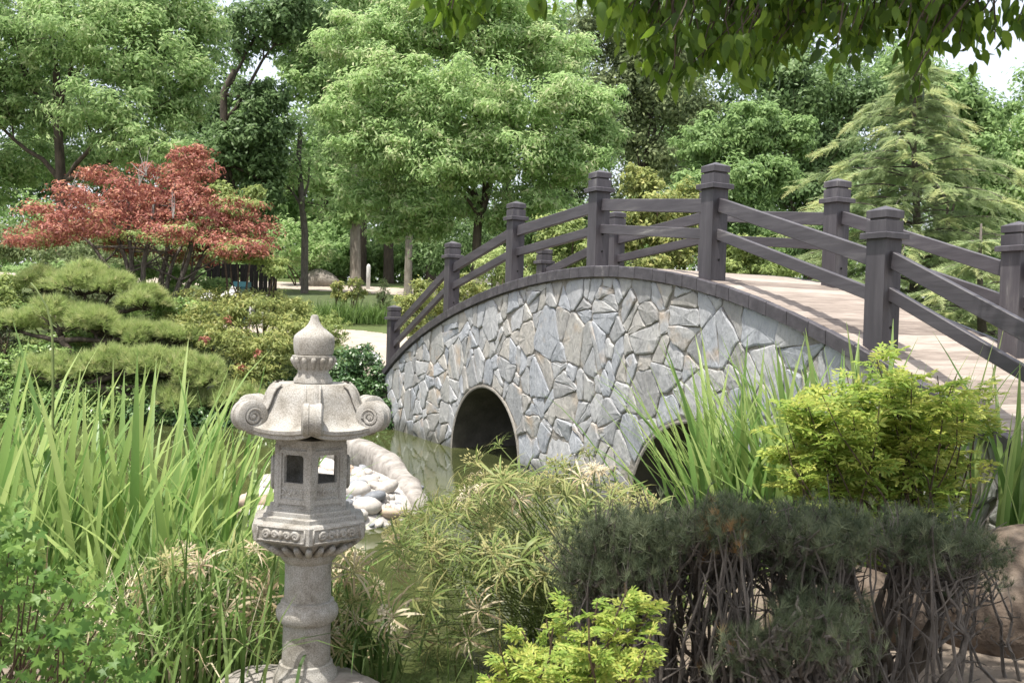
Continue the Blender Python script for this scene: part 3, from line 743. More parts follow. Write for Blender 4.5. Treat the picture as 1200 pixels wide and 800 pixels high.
for k in range(6):
    a = HEXR + math.pi / 3 * k; d = Vector((math.cos(a), math.sin(a), 0)); tt = Vector((-math.sin(a), math.cos(a), 0))
    mb = MB()                            # ridge: a band with two rolls
    path = [Vector(roof_pt(k, 0, t)) for t in np.linspace(.0, .9, 12)]
    for off, rad, lift in ((-8.0, 1.5, .2), (8.0, 1.5, .2)):
        mb.tube([p + tt * off * S_ + Vector((0, 0, lift * S_)) for p in path], rad * S_, 6)
    V = []
    for p in path:
        for o, l in ((-7.5, -.5), (-6.5, 1.0), (0, 1.8), (6.5, 1.0), (7.5, -.5)): V.append(p + tt * o * S_ + Vector((0, 0, l * S_)) + d * l * .5 * S_)
    mb.add(V, [(i * 5 + j, (i + 1) * 5 + j, (i + 1) * 5 + j + 1, i * 5 + j + 1) for i in range(len(path) - 1) for j in range(4)])
    mb.build('ridge', M['granite'], roof, True)
    mb = MB(); n = 28                    # scroll
    cR, cv, r0, hw = 79.5, 482.5, 18, 11.5
    cc = d * cR * S_ + Vector((0, 0, zz(cv)))
    V = []
    for (w_, rr) in ((-hw, r0 - 7.5), (-hw, r0 - 3), (-hw + 2, r0), (-hw * .35, r0), (-hw * .28, r0 - 1.3), (hw * .28, r0 - 1.3), (hw * .35, r0), (hw - 2, r0), (hw, r0 - 3), (hw, r0 - 7.5)):
        for i in range(n):
            b_ = 2 * math.pi * i / n; V.append(cc + tt * w_ * S_ + d * rr * S_ * math.cos(b_) + Vector((0, 0, rr * S_ * math.sin(b_))))
    mb.add(V, [(i * n + j, i * n + (j + 1) % n, (i + 1) * n + (j + 1) % n, (i + 1) * n + j) for i in range(9) for j in range(n)])
    for side in (-1, 1):                 # dished cheek with a raised spiral
        V = []
        for (w_, rr) in ((hw, r0 - 7.5), (hw - 3, r0 - 8.5), (hw - 3, .4)):
            for i in range(n):
                b_ = 2 * math.pi * i / n; V.append(cc + tt * w_ * side * S_ + d * rr * S_ * math.cos(b_) + Vector((0, 0, rr * S_ * math.sin(b_))))
        mb.add(V, [(i * n + j, i * n + (j + 1) % n, (i + 1) * n + (j + 1) % n, (i + 1) * n + j) for i in range(2) for j in range(n)])
        pts = []; rad = []
        for i in range(34):
            u = i / 33; b_ = math.pi * (1.05 - 4.2 * u); r = (r0 - 8.5) * (1 - u) ** .85 + .4
            pts.append(cc + tt * (hw - 2.0) * side * S_ + d * r * S_ * math.cos(b_) + Vector((0, 0, r * S_ * math.sin(b_)))); rad.append((2.6 - 1.0 * u) * S_)
        mb.tube(pts, rad, 6); mb.tube([cc + tt * (hw - 3) * side * S_, cc + tt * (hw + .3) * side * S_], [3.2 * S_, 2.2 * S_], 8)
    sc_o = mb.build('scroll', M['granite'], roof, True); sc_o.data.set_sharp_from_angle(angle=R_(45))
# the finial
fin = lath('lotus_ring', [(20, 448.5), (22.5, 447), (22.3, 443), (19.5, 439), (17.8, 435), (18.5, 431), (21.5, 426), (24, 420), (24.8, 417.5), (24.6, 415.8), (22, 415.2), (18, 415)], 40)
mb = MB()
for k in range(14):
    a = 2 * math.pi * (k + .5) / 14
    pts = [(r * S_ * math.cos(a), r * S_ * math.sin(a), zz(v)) for r, v in ((18.5, 431.5), (20.8, 427.5), (23.0, 423), (24.6, 419.5), (24.6, 417.5))]
    mb.tube(pts, [1.4 * S_, 2.6 * S_, 3.3 * S_, 3.2 * S_, 1.5 * S_], 7)
mb.build('petal_band', M['granite'], fin, True)
lath('finial', [(20.5, 415.2), (22.2, 414), (23.2, 409), (23.8, 402), (23.6, 396), (22.6, 392.5), (19.5, 389.5), (15, 386), (10.5, 382.5), (7.2, 378.5), (5.2, 374), (4.5, 370.5), (3.6, 368.6), (1.2, 367.8)], 40)
# ------------------------------------------------------------------ rocks, pebbles, small garden things
def rock_mesh(name, mat, seed, n=2, rough=.18, sx=(1, 1, 1), flat=.35):
    import bmesh
    bm = bmesh.new(); bmesh.ops.create_icosphere(bm, subdivisions=n, radius=1)
    r = np.random.default_rng(seed); ks = r.normal(size=(6, 3)) * 1.6; ph = r.uniform(0, 6.28, 6); am = r.uniform(.4, 1, 6) * rough
    for v in bm.verts:
        p = np.array(v.co); f = 1 + sum(a * math.sin(float(k @ p) + q) for a, k, q in zip(am, ks, ph)) * .5
        p = p * f; p[2] = max(p[2], -flat); v.co = (p[0] * sx[0], p[1] * sx[1], p[2] * sx[2])
    me = bpy.data.meshes.new(name); bm.to_mesh(me); bm.free()
    me.polygons.foreach_set('use_smooth', np.ones(len(me.polygons), bool)); me.materials.append(mat); return me
def put_rock(name, label, u, v, D, sx, mat, seed, cat='rock', n=4, rough=.25, rz=0, group=None, dz=0):
    x, y = P(u, v, D)[:2]; z = float(ground_h(x, y))
    o = link(name, rock_mesh(name, mat, seed, n, rough, sx), None, (x, y, z + sx[2] * .25 + dz), (0, 0, rz)); return tag(o, label, cat, group)
# rock footing under the lantern
fo = link('footing_rock', rock_mesh('footing_rock', M['paleslab'], 3, 4, .22, (.34, .28, .16)), None, (LP[0] + .02, LP[1] + .03, .012)); tag(fo, 'low pale rock that the stone lantern stands on', 'rock')
# the pale curved slab that edges the pebble spit
mb = MB(); pts = [np.append(onz(u, v, .14)[:2], z) for u, v, z in ((385, 526, .16), (404, 530, .19), (424, 536, .22), (444, 546, .22), (462, 557, .17), (478, 570, .10), (493, 583, .0))]
pp = []
for i in range(len(pts) - 1):
    for t in (0, .33, .66): pp.append(pts[i] * (1 - t) + pts[i + 1] * t)
pp.append(pts[-1]); V = []; n = 10
for i, p in enumerate(pp):
    a = pp[max(i - 1, 0)]; b = pp[min(i + 1, len(pp) - 1)]; d = (b - a)[:2]; d /= np.linalg.norm(d); nx = np.array([-d[1], d[0]])
    wv = .125 + .02 * math.sin(i * 1.3); 
    if i > len(pp) - 4: wv *= .75
    for k in range(n):
        q = 2 * math.pi * k / n; ca, sa_ = math.cos(q), math.sin(q); ca = math.copysign(abs(ca) ** .7, ca); sa_ = math.copysign(abs(sa_) ** .7, sa_)
        o = nx * ca * wv; V.append((p[0] + o[0], p[1] + o[1], p[2] + (.13 if sa_ > 0 else .3) * sa_ + .01 * rng.normal()))
mb.add(V, [(i * n + k, i * n + (k + 1) % n, (i + 1) * n + (k + 1) % n, (i + 1) * n + k) for i in range(len(pp) - 1) for k in range(n)] + [tuple(range(n - 1, -1, -1)), tuple((len(pp) - 1) * n + k for k in range(n))])
tag(mb.build('edging_slab', M['paleslab'], None, True), 'long pale curved stone slab lying along the pond edge behind the pebbles', 'stone slab')
# pebbles, each a thing
PB = {k: [rock_mesh('pebble', M['pebble_' + k], 40 + i, 2, .16, (1, random.uniform(.62, .9), random.uniform(.45, .68)), .9) for i in range(6)] for k in ('white', 'grey', 'tan')}
placed = []
rp = np.random.default_rng(8)
edge = np.array([p[:2] for p in pp])
for r0, tries in ((.12, 110), (.085, 500), (.06, 3500), (.042, 5000)):
    for _ in range(tries):
        if len(placed) >= 260: break
        x, y = rp.uniform(-2.9, -.5), rp.uniform(7.4, 10.6)
        if ground_h(x, y) < .0: continue
        if x / y < -.285 or x / y > -.09: continue
        if np.min(np.hypot(edge[:, 0] - x, edge[:, 1] - y)) < .2 + r0 * .6: continue
        r = r0 * rp.uniform(.8, 1.2)
        if all(math.hypot(x - p[0], y - p[1]) > (r + p[2]) * .74 for p in placed): placed.append((x, y, r))
for i, (x, y, r) in enumerate(placed):
    k = rp.choice(('white', 'grey', 'tan'), p=(.55, .2, .25) if r > .07 else (.35, .43, .22)); me = PB[k][rp.integers(6)]
    o = link('pebble', me, None, (x, y, float(ground_h(x, y)) + r * .32), (rp.normal() * .2, rp.normal() * .2, rp.uniform(0, 6.28)), (r, r, r))
    size = 'large' if r > .105 else 'medium sized' if r > .07 else 'small'
    side = 'right of the stone lantern' if x / y > -.215 else 'glimpsed left of or behind the stone lantern'
    tag(o, size + ' ' + k + ' rounded pebble on the spit ' + side, 'pebble', 'pebbles on the spit')
N = 1500
gxy = np.stack([rp.uniform(-3.1, -.7, N), rp.uniform(7.6, 10.9, N)], -1); gh = ground_h(gxy[:, 0], gxy[:, 1]); gxy = gxy[gh > .01]; gh = gh[gh > .01]
oct_v = [(1, 0, 0), (0, 1, 0), (-1, 0, 0), (0, -1, 0), (0, 0, .7), (.5, .5, .45), (-.5, .5, .45)]
N = len(gxy)
st = link('small_gravel', scatter('small_gravel', [(1, 0, 0), (.3, .8, 0), (-.9, .4, 0), (-.5, -.8, 0), (.5, -.7, 0), (.1, .1, .7)], [(0, 1, 5), (1, 2, 5), (2, 3, 5), (3, 4, 5), (4, 0, 5)],
     frames(np.stack([np.cos(gh * 999), np.sin(gh * 999), gh * 0], -1), np.tile((0, 0, 1.), (N, 1))), np.column_stack([gxy, gh]), rp.uniform(.015, .04, N), M['gravel'], smooth=True)); tag(st, kind='stuff')
# boulders and rocks
put_rock('boulder', 'large brown boulder in shade at the lower right edge', 1205, 752, 4.75, (.62, .5, .42), M['boulder'], 21, 'boulder', 4, .2)
put_rock('boulder', 'low brown boulder half hidden behind the clipped pine trunks', 985, 752, 4.8, (.36, .28, .24), M['boulder'], 22, 'boulder', 4, .25)
put_rock('garden_rock', 'dark grey flat topped rock beside the far path', 375, 337, 37.0, (.85, .6, .5), M['rock'], 23, 'rock', 3, .25)
put_rock('garden_rock', 'small pale rock peeping from ground cover at the left edge', 17, 428, 15.2, (.24, .2, .22), M['white'], 24, 'rock', 3)
put_rock('garden_rock', 'flat pale rock among the yellow green shrubs left of the lantern', 262, 418, 15.3, (.24, .2, .12), M['white'], 25, 'rock', 3)
put_rock('garden_rock', 'small pale rock on the ivy bank beside the path', 432, 432, 16.3, (.2, .17, .2), M['white'], 26, 'rock', 3, dz=.25)
# far garden furniture under the maple
def ground_at(u, D):
    p = P(u, 330, D); return np.array([p[0], p[1], float(ground_h(p[0], p[1]))])
def small_lantern(u, D, label, hh):
    g = ground_at(u, D); t = thing('stone_lantern', label, 'stone lantern', g)
    mb = MB(); mb.lathe([(.16 * hh, 0), (.16 * hh, .1 * hh), (.08 * hh, .14 * hh), (.075 * hh, .48 * hh), (.15 * hh, .53 * hh), (.15 * hh, .58 * hh)], 10); mb.build('shaft', M['rock'], t)
    mb = MB(); mb.lathe([(.11 * hh, .58 * hh), (.11 * hh, .75 * hh)], 6); mb.build('light_box', M['rock'], t)
    mb = MB(); mb.lathe([(.26 * hh, .74 * hh), (.25 * hh, .79 * hh), (.14 * hh, .88 * hh), (.06 * hh, .91 * hh), (.07 * hh, .95 * hh), (.01, hh)], 10); mb.build('roof', M['white'], t)
small_lantern(245, 20.5, 'small far stone lantern left of the dark trunk under the red maple', .95)
small_lantern(273, 21.0, 'small far stone lantern with domed white cap beside the teal post', 1.02)
g = ground_at(303, 23.0); t = thing('garden_bench', 'curved white stone bench far back beside the path under the maple', 'bench', g)
mb = MB(); mb.box((-.26, -.2, .62), (.26, .2, .72)); mb.build('seat', M['white'], t)
for s1 in (-1, 1):
    mb = MB(); mb.box((-.06 + .18 * s1, -.16, -.1), (.06 + .18 * s1, .16, .622)); mb.build('leg', M['white'], t)
g = ground_at(284, 22.3); t = thing('litter_bin', 'teal painted box post standing in front of the dark slatted fence', 'bin', g)
mb = MB(); mb.box((0, -.12, 0), (.14, .12, .95)); mb.build('post', M['teal'], t); mb = MB(); mb.box((-.17, -.14, .93), (.17, .14, 1.05)); mb.build('lid', M['teal'], t)
g = ground_at(285, 26.5); t = thing('slat_fence', 'dark vertical slat fence in the shade behind the red maple', 'fence', g)
me_slat = None
for k in range(15):
    if me_slat is None:
        mb = MB(); mb.box((-.055, -.02, -.2), (.055, .02, 1.3)); me_slat = mb.mesh('slat', M['fence'])
    link('slat', me_slat, t, (-.95 + k * .13, .03 * (k % 2), 0))
for zr in (.3, 1.1):
    mb = MB(); mb.box((-1.1, .055, zr), (1.2, .10, zr + .09)); mb.build('rail', M['fence'], t)
g = ground_at(431.5, 36.0); o = MB(); o.lathe([(.075, -.1), (.075, .86), (.05, .92), (.01, .95)], 10); tag(o.build('bollard', M['white'], None, True, loc=g), 'slim white bollard post beside the far path', 'bollard')
# rustic fence of the next bridge, seen under the left rails
g = P(575, 357, 21.0); gz = float(ground_h(g[0], g[1])); t = thing('rustic_fence', 'weathered grey rustic fence seen under the bridge rails', 'fence', (g[0], g[1], gz), .1)
z1 = float(P(575, 327, 21.0)[2]) - gz
for k in range(4):
    mb = MB(); mb.box((-.62 + k * .36, -.05, -.1), (-.54 + k * .36, .05, z1 - .02)); mb.build('post', M['greywood'], t)
for q in (0, .3):
    mb = MB(); mb.box((-.85, -.03, z1 - q - .09), (.85, .03, z1 - q)); mb.build('rail', M['greywood'], t)
mb = MB(); mb.box((.36, -.13, -.1), (.56, .13, z1 + .12)); mb.build('post', M['fence'], t); mb = MB(); mb.box((.22, -.2, z1 + .12), (.7, .2, z1 + .2)); mb.build('cap', M['greywood'], t)

# ------------------------------------------------------------------ trees
def clump_cloud(lobes, nleaf, leaf, flat=.75, sub=14, subr=.36, up=.55, inner=.18):
    """points, directions, normals and tints of leaves set in clumps over a set of lobes (centre, radii)"""
    vol = np.array([l[1][0] * l[1][2] for l in lobes]); cnt = np.maximum(30, (nleaf * vol / vol.sum()).astype(int))
    Ps, Ns, Ts = [], [], []
    for (c, r), k in zip(lobes, cnt):
        c = np.array(c); r = np.array(r)
        ns = sub; cu = rand_unit(ns); cu[:, 2] = cu[:, 2] * .9 + .12; rad = rng.uniform(.5, 1.0, ns)[:, None]
        cc = c + cu * r * rad; sr = r * subr * rng.uniform(.6, 1.5, (ns, 3)) * rng.uniform(.7, 1.25, (ns, 1)); ctint = rng.uniform(-.16, .16, ns)
        ki = int(k * inner); ko = k - ki
        w_ = rng.integers(0, ns, ko); d = rand_unit(ko); rr = rng.random(ko)[:, None] ** .45 * np.where(rng.random(ko) < .18, 1.6, 1.0)[:, None]
        p = cc[w_] + d * sr[w_] * rr * np.array([1, 1, flat]); nn = d * .8 + nrmz(p - c) * .5
        Ps.append(p); Ns.append(nn); Ts.append(.5 + ctint[w_] + rng.normal(0, .2, ko))
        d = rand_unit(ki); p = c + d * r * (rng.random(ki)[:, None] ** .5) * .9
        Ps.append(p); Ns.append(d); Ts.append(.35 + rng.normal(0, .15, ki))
    p = np.concatenate(Ps); nn = np.concatenate(Ns); t = np.clip(np.concatenate(Ts), 0, 1)
    n = len(p); normal = nrmz(nn + np.array([0, 0, up]) + rng.normal(0, .45, (n, 3)))
    dr = nrmz(np.cross(normal, rand_unit(n))); dr[:, 2] -= .25
    return p, nrmz(dr), normal, t
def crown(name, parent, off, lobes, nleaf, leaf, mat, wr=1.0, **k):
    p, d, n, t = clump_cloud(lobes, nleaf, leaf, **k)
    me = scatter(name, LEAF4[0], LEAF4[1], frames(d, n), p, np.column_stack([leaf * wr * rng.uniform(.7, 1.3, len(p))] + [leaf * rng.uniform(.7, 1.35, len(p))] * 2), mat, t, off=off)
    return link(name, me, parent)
def wob(a, b, n, amp):
    a = np.array(a, float); b = np.array(b, float); o = np.cumsum(rng.normal(0, amp, (n, 3)), 0); o -= np.linspace(0, 1, n)[:, None] * o[-1]; o -= (1 - np.linspace(0, 1, n))[:, None] * o[0]
    return a + (b - a) * np.linspace(0, 1, n)[:, None] + o
def tree(name, label, D, trunk, rpx, lobes, mat, leaf, nleaf, bark='bark', group=None, limbs=True, wr=1.0, base_v=None, nlimb=None, **k):
    """trunk: photo pixels from the ground up; lobes: (u, v, ru, rv, depth offset) in pixels"""
    m = D / FPX
    bx = P(trunk[0][0], trunk[0][1], D); gz = float(ground_h(bx[0], bx[1])); base = np.array([bx[0], bx[1], gz])
    t = thing(name, label, 'tree', base, 0, group)
    L3 = [(P(u, v, D + dd), (ru * m, ru * m * .85, rv * m)) for u, v, ru, rv, dd in lobes]
    tp = [base - np.array([0, 0, .3])] + [P(u, v, D) for u, v in trunk if P(u, v, D)[2] > gz + .2]
    mb = MB(); q = []
    for a, b in zip(tp[:-1], tp[1:]): q += list(wob(a, b, 6, .03 * rpx * m))[:-1]
    q.append(tp[-1]); rr = np.linspace(rpx * m * 1.12, rpx * m * .55, len(q)); rr[0] *= 1.5
    mb.tube(q, list(rr), 9); mb.build('trunk', M[bark], t, True, off=base)
    if limbs:
        top = np.array(tp[-1]); order = sorted(range(len(L3)), key=lambda i: -L3[i][1][0])[:nlimb or 9]
        for i in order:
            c, r = L3[i]; s0 = np.array(q[rng.integers(len(q) // 2, len(q))]) if len(q) > 3 else top
            if c[2] < s0[2] - .5: s0 = np.array(q[len(q) // 2])
            mb = MB(); path = wob(s0, c, 8, .045 * np.linalg.norm(c - s0) / 3); mb.tube(list(path), list(np.linspace(rpx * m * .48, rpx * m * .12, 8)), 6)
            for _ in range(5):
                e = np.array(c) + rand_unit(1)[0] * np.array(r) * .85; s1 = path[rng.integers(4, 8)]
                mb.tube(list(wob(s1, e, 5, .03 * np.linalg.norm(e - s1) / 2)), list(np.linspace(rpx * m * .16, rpx * m * .04, 5)), 4, False)
            mb.build('limb', M[bark], t, True, off=base)
    crown('crown', t, base, L3, nleaf, leaf, mat, wr, **k)
    return t
A = M
# dark backing wood, far behind: each tree a thing, sharing the meshes of two
def back_tree(label, u, vtop, D, w_, mat, seed):
    global rng
    rng = np.random.default_rng(seed); h = 300
    lob = [(u + rng.uniform(-.5, .5) * w_, vtop + 40 + i * 62, w_ * rng.uniform(.75, 1.05), 56, rng.uniform(-2, 2)) for i in range(5)]
    lob += [(u + rng.uniform(-.8, .8) * w_, vtop + 70 + rng.uniform(0, 220), w_ * .6, 46, -1.5) for i in range(5)]
    return tree('woodland_tree', label, D, [(u, 345), (u + 4, 200)], 9, lob, mat, .30, 13000, group='far woodland trees', limbs=False, sub=22, subr=.34)
for i, (u, vt, w_, mt) in enumerate(((-60, -60, 80, 'mid'), (70, -30, 80, 'dark'), (190, 10, 66, 'dark'), (262, 30, 46, 'dark'), (392, -40, 52, 'dark'), (480, -60, 80, 'mid'), (590, -30, 80, 'mid'),
                                  (655, 20, 38, 'olive'), (758, 5, 60, 'olive'), (850, -20, 75, 'dark'), (950, -40, 75, 'dark'), (1035, 0, 48, 'dark'), (1150, 170, 60, 'mid'), (1240, 90, 50, 'mid'))):
    where = ('beyond the left edge', 'behind the left pale green tree', 'left of the red maple top', 'in the gap right of the maple', 'behind the slim pale trunk', 'behind the big central tree on its left', 'behind the middle of the big central tree',
             'by the sky gap over the bridge', 'above the crest of the bridge', 'above the second tallest bridge post', 'left of the feathery cedar', 'just behind the cedar tip', 'right of the cedar low down', 'at the right edge')[i]
    back_tree('tall far woodland tree ' + where, u, vt, 50 + (i % 3) * 3, w_, A[mt], 100 + i)
for u_, vt_, w_, lab_ in ((322, 112, 40, 'low in the gap right of the dark leaved tree'), (375, 150, 40, 'low behind the slim grey tree')):
    back_tree('tall far woodland tree ' + lab_, u_, vt_, 47, w_, A['mid'], int(u_))
rng = np.random.default_rng(21)
tree('ash_tree', 'broad pale green ash tree with forked dark trunk at the far left', 25, [(74, 330), (72, 215), (68, 140), (66, 85)], 7,
     [(20, 60, 75, 55, 0), (95, 40, 80, 55, -1), (170, 70, 70, 55, -1), (140, 130, 75, 42, -1.2), (215, 110, 45, 45, -.5), (45, 130, 60, 40, .6), (-30, 120, 60, 60, 0), (165, 175, 60, 25, -1.3), (30, 190, 50, 40, 1.5), (110, 195, 50, 30, 1.5), (-20, 215, 45, 40, 1), (220, 40, 50, 50, 0), (60, -30, 90, 50, 0), (180, -10, 80, 50, 0), (-40, 40, 60, 60, 0)], A['ash'], .155, 80000, wr=.7, sub=36, subr=.25)
tree('broad_tree', 'dark leaved tree with bare forking limbs just right of the maple top', 32, [(266, 330), (264, 190), (262, 110), (275, 82)], 6,
     [(300, 40, 45, 36, 0), (310, 120, 34, 30, 0), (262, 185, 60, 45, .5), (300, 165, 45, 40, 0), (225, 215, 40, 40, 0), (312, 215, 28, 36, 0), (285, 245, 40, 30, 0), (345, 20, 40, 40, 0)], A['dark'], .18, 26000, sub=40, subr=.24)
tree('poplar_tree', 'tall bright leaved tree left of the big central tree with pale trunk', 37, [(417, 335), (416, 250), (413, 120), (410, 20)], 6,
     [(350, 30, 45, 45, 0), (400, 10, 50, 50, 0), (375, 95, 45, 40, 0), (405, 150, 42, 50, 0), (385, 205, 34, 32, 0), (440, 60, 45, 50, 0), (410, 245, 30, 22, 0), (350, 75, 28, 25, .5)], A['ash'], .2, 30000, 'palebark', sub=40, subr=.24)
tree('slim_tree', 'slim grey tree with thin airy crown standing by the far path', 33.5, [(357, 335), (357, 270), (353, 225), (350, 190), (352, 150)], 4.5,
     [(345, 190, 22, 30, 0), (365, 205, 26, 24, 0), (352, 150, 24, 26, 0), (375, 240, 20, 18, 0), (335, 215, 16, 16, 0)], A['ash2'], .17, 1700, 'greybark', sub=14, subr=.4, inner=.05)
rng = np.random.default_rng(31)
tree('ash_tree', 'big bushy bright green ash tree in the centre behind the bridge', 26, [(556, 335), (560, 262), (572, 225), (580, 190)], 6,
     [(430, 60, 60, 46, 0), (500, 30, 70, 50, 0), (580, 45, 70, 52, 0), (650, 70, 50, 40, 0), (470, 110, 68, 45, -1), (550, 120, 75, 45, -1.2), (640, 125, 62, 42, -1), (695, 130, 40, 38, -.6), (420, 140, 52, 40, -.6), (450, 180, 60, 36, -1), (520, 190, 62, 38, -1.3), (600, 185, 62, 36, -1.2), (670, 190, 52, 34, -1), (430, 225, 42, 30, -.3), (490, 240, 50, 30, -.5), (620, 235, 48, 26, -.4), (560, 0, 90, 40, 0), (500, 268, 34, 18, 0), (600, 258, 40, 18, -.3), (455, 265, 34, 22, 0), (700, 165, 36, 30, -.5), (545, 240, 40, 20, .5)], A['ash2'], .15, 110000, wr=.7, sub=36, subr=.25)
tree('straight_tree', 'pale straight trunk rising under the left side of the central tree', 34, [(478, 338), (479, 270), (480, 190)], 5.2, [(480, 170, 36, 36, 0), (478, 230, 30, 26, 0), (500, 215, 26, 26, 0)], A['mid'], .2, 4000, 'palebark')
rng = np.random.default_rng(41)
tree('leaning_tree', 'olive green tree with thin leaning trunk above the bridge crest', 36, [(742, 330), (752, 210), (768, 150)], 4, [(740, 90, 50, 55, 0), (790, 120, 50, 50, 0), (725, 150, 40, 40, 0), (770, 50, 60, 50, 0), (700, 40, 40, 40, 0), (780, 185, 40, 34, 0)], A['olive'], .18, 24000, sub=20)
tree('bushy_tree', 'rounded fresh green tree behind the tallest bridge post', 20, [(868, 335), (865, 270), (862, 220)], 5, [(830, 170, 46, 38, 0), (885, 155, 48, 38, 0), (862, 215, 50, 36, -.5), (815, 225, 40, 34, -.3), (900, 205, 40, 34, -.3), (880, 265, 44, 30, -.4), (835, 270, 40, 30, -.4), (930, 160, 30, 30, 0)], A['mid'], .10, 40000, sub=44, subr=.22)
tree('dark_tree', 'dark shaded tree between the fresh green tree and the cedar', 25, [(950, 335), (948, 240)], 5, [(935, 110, 52, 45, 0), (965, 170, 50, 45, 0), (925, 225, 40, 34, .5), (975, 240, 46, 34, 0), (1000, 120, 46, 46, .5), (900, 80, 50, 45, .5), (1010, 200, 40, 36, .5), (960, 285, 40, 30, 0)], A['dark'], .14, 30000, sub=20)
tree('far_right_tree', 'light green tree filling the right edge behind the cedar', 29, [(1180, 345), (1176, 250)], 5, [(1160, 190, 50, 40, 0), (1205, 165, 45, 36, 0), (1190, 235, 52, 36, 0), (1130, 240, 40, 34, 0), (1225, 220, 40, 50, 0), (1150, 285, 50, 34, 0), (1118, 150, 36, 40, .6)], A['ash'], .16, 30000, sub=20)
tree('shade_tree', 'mid green tree in shade behind the drooping cedar tip', 27, [(1100, 345), (1098, 220)], 5, [(1110, 110, 44, 40, 0), (1150, 130, 36, 36, 0), (1060, 90, 40, 44, 0), (1085, 190, 50, 44, 0), (1135, 190, 40, 40, 0)], A['mid'], .16, 20000, sub=20)
# trunks standing in the shade at the back
for u, r, lab in ((425, 4.5, 'dark trunk just right of the pale trunk by the white bollard'), (455, 6, 'thick dark trunk in shade between two pale trunks'), (505, 6, 'dark trunk in shade right of the pale straight trunk')):
    tree('shaded_tree', lab, 40, [(u, 335), (u + 1, 260), (u + 3, 150)], r, [(u, 130, 32, 34, 0), (u + 12, 190, 30, 26, 0)], A['dark'], .25, 2200)

# ------------------------------------------------------------------ shrubs
def shrub(name, label, D, lobes, mat, leaf, nleaf, cat='shrub', group=None, stems=6, wr=1.0, part='foliage', **k):
    m = D / FPX; us = [l[0] for l in lobes]; u0 = sum(us) / len(us); b = P(u0, 400, D + np.mean([l[4] for l in lobes])); gz = float(ground_h(b[0], b[1])); base = np.array([b[0], b[1], max(gz, 0)])
    t = thing(name, label, cat, base, 0, group)
    L3 = [(P(u, v, D + dd), (ru * m, ru * m * .8, rv * m)) for u, v, ru, rv, dd in lobes]
    if stems:
        mb = MB()
        for i in range(stems):
            c, r = L3[i % len(L3)]; e = np.array(c) + rng.normal(size=3) * np.array(r) * .4
            s0 = np.array([c[0] * .5 + base[0] * .5, c[1] * .5 + base[1] * .5, 0]); s0[2] = max(float(ground_h(s0[0], s0[1])), -.3) - .05
            mb.tube(list(wob(s0, e, 6, .04)), list(np.linspace(.03, .008, 6)), 5)
        mb.build('stem', M['cane'], t, True, off=base)
    crown(part, t, base, L3, nleaf, leaf, mat, wr, **k)
    return t
rng = np.random.default_rng(51)
shrub('hedge', 'olive hedge mass behind the red maple at left', 22, [(60, 295, 60, 26, 0), (125, 300, 50, 26, 0), (10, 285, 45, 30, 0), (200, 305, 40, 22, .4), (-40, 290, 40, 36, 0)], A['olive'], .09, 12000, 'hedge', sub=30, subr=.25)
shrub('understory_shrub', 'dark understory bushes behind the far path left of the bridge', 41, [(385, 305, 38, 24, 0), (440, 300, 38, 28, 0), (500, 300, 36, 30, 0), (550, 300, 36, 30, 0)], A['mid'], .2, 13000, sub=22)
for u, v, lab in ((30, 275, 'dark understory thicket far back at the left edge'), (150, 275, 'dark understory thicket far back behind the maple'), (240, 280, 'dark understory thicket far back behind the slat fence'), (425, 285, 'dark understory thicket far back behind the pale trunk'), (530, 275, 'dark understory thicket far back under the central tree'), (640, 270, 'dark understory thicket far back behind the left rails'), (760, 265, 'dark understory thicket far back under the bridge crest'), (880, 275, 'dark understory thicket far back behind the fresh green tree'), (1000, 285, 'dark understory thicket far back left of the cedar'), (1120, 300, 'dark understory thicket far back right of the cedar'), (1215, 300, 'dark understory thicket far back at the right edge')):
    shrub('understory_thicket', lab, 44, [(u - 45, v + 10, 46, 34, 0), (u, v - 8, 48, 40, 0), (u + 45, v + 8, 46, 34, 0), (u, v + 35, 70, 28, -1)], A['mid'], .26, 6000, 'thicket', 'far understory thickets', sub=22)
shrub('willow_shrub', 'soft light green bush left of the slim grey tree', 36.5, [(338, 285, 26, 34, 0), (355, 300, 22, 22, .2), (372, 295, 20, 24, .4)], A['ash2'], .14, 3500, sub=18)
shrub('dark_shrub', 'dark bushes in the shade behind the left bridge rails', 30, [(560, 285, 50, 40, 0), (625, 275, 50, 42, 0), (520, 300, 34, 30, .5), (690, 280, 46, 42, 0)], A['dark'], .14, 10000, sub=22)
shrub('golden_shrub', 'yellow green shrub behind the bridge left of its crest', 14.6, [(660, 270, 32, 26, 0), (700, 300, 40, 26, 0), (640, 305, 30, 22, 0)], A['lime'], .075, 6500, sub=24, subr=.27)
shrub('golden_shrub', 'tall yellow tipped shrub seen between the two crest posts', 14.0, [(752, 215, 26, 24, 0), (770, 245, 40, 32, 0), (735, 275, 42, 30, 0), (795, 285, 42, 28, 0), (812, 235, 22, 26, .2), (765, 312, 46, 20, 0)], A['yellow'], .075, 11000, sub=26, subr=.25)
shrub('golden_shrub', 'yellow green shrub in front of the dark bush right of the tallest post', 13.2, [(870, 295, 32, 24, 0), (905, 315, 34, 20, 0), (850, 320, 30, 18, -.2)], A['lime'], .07, 5500, sub=24, subr=.27)
shrub('meadow_mound', 'bright grassy green mound under the bridge crest rails', 18.5, [(760, 325, 60, 17, 0), (690, 330, 50, 16, 0), (830, 335, 40, 14, 0)], A['lime'], .09, 5000, 'ground cover', stems=0, up=1.2)
shrub('pine_shrub', 'soft young golden pine bush behind the left rails', 19, [(578, 312, 24, 26, 0), (600, 325, 22, 16, 0)], A['pine'], .13, 2600, wr=.3, sub=20)
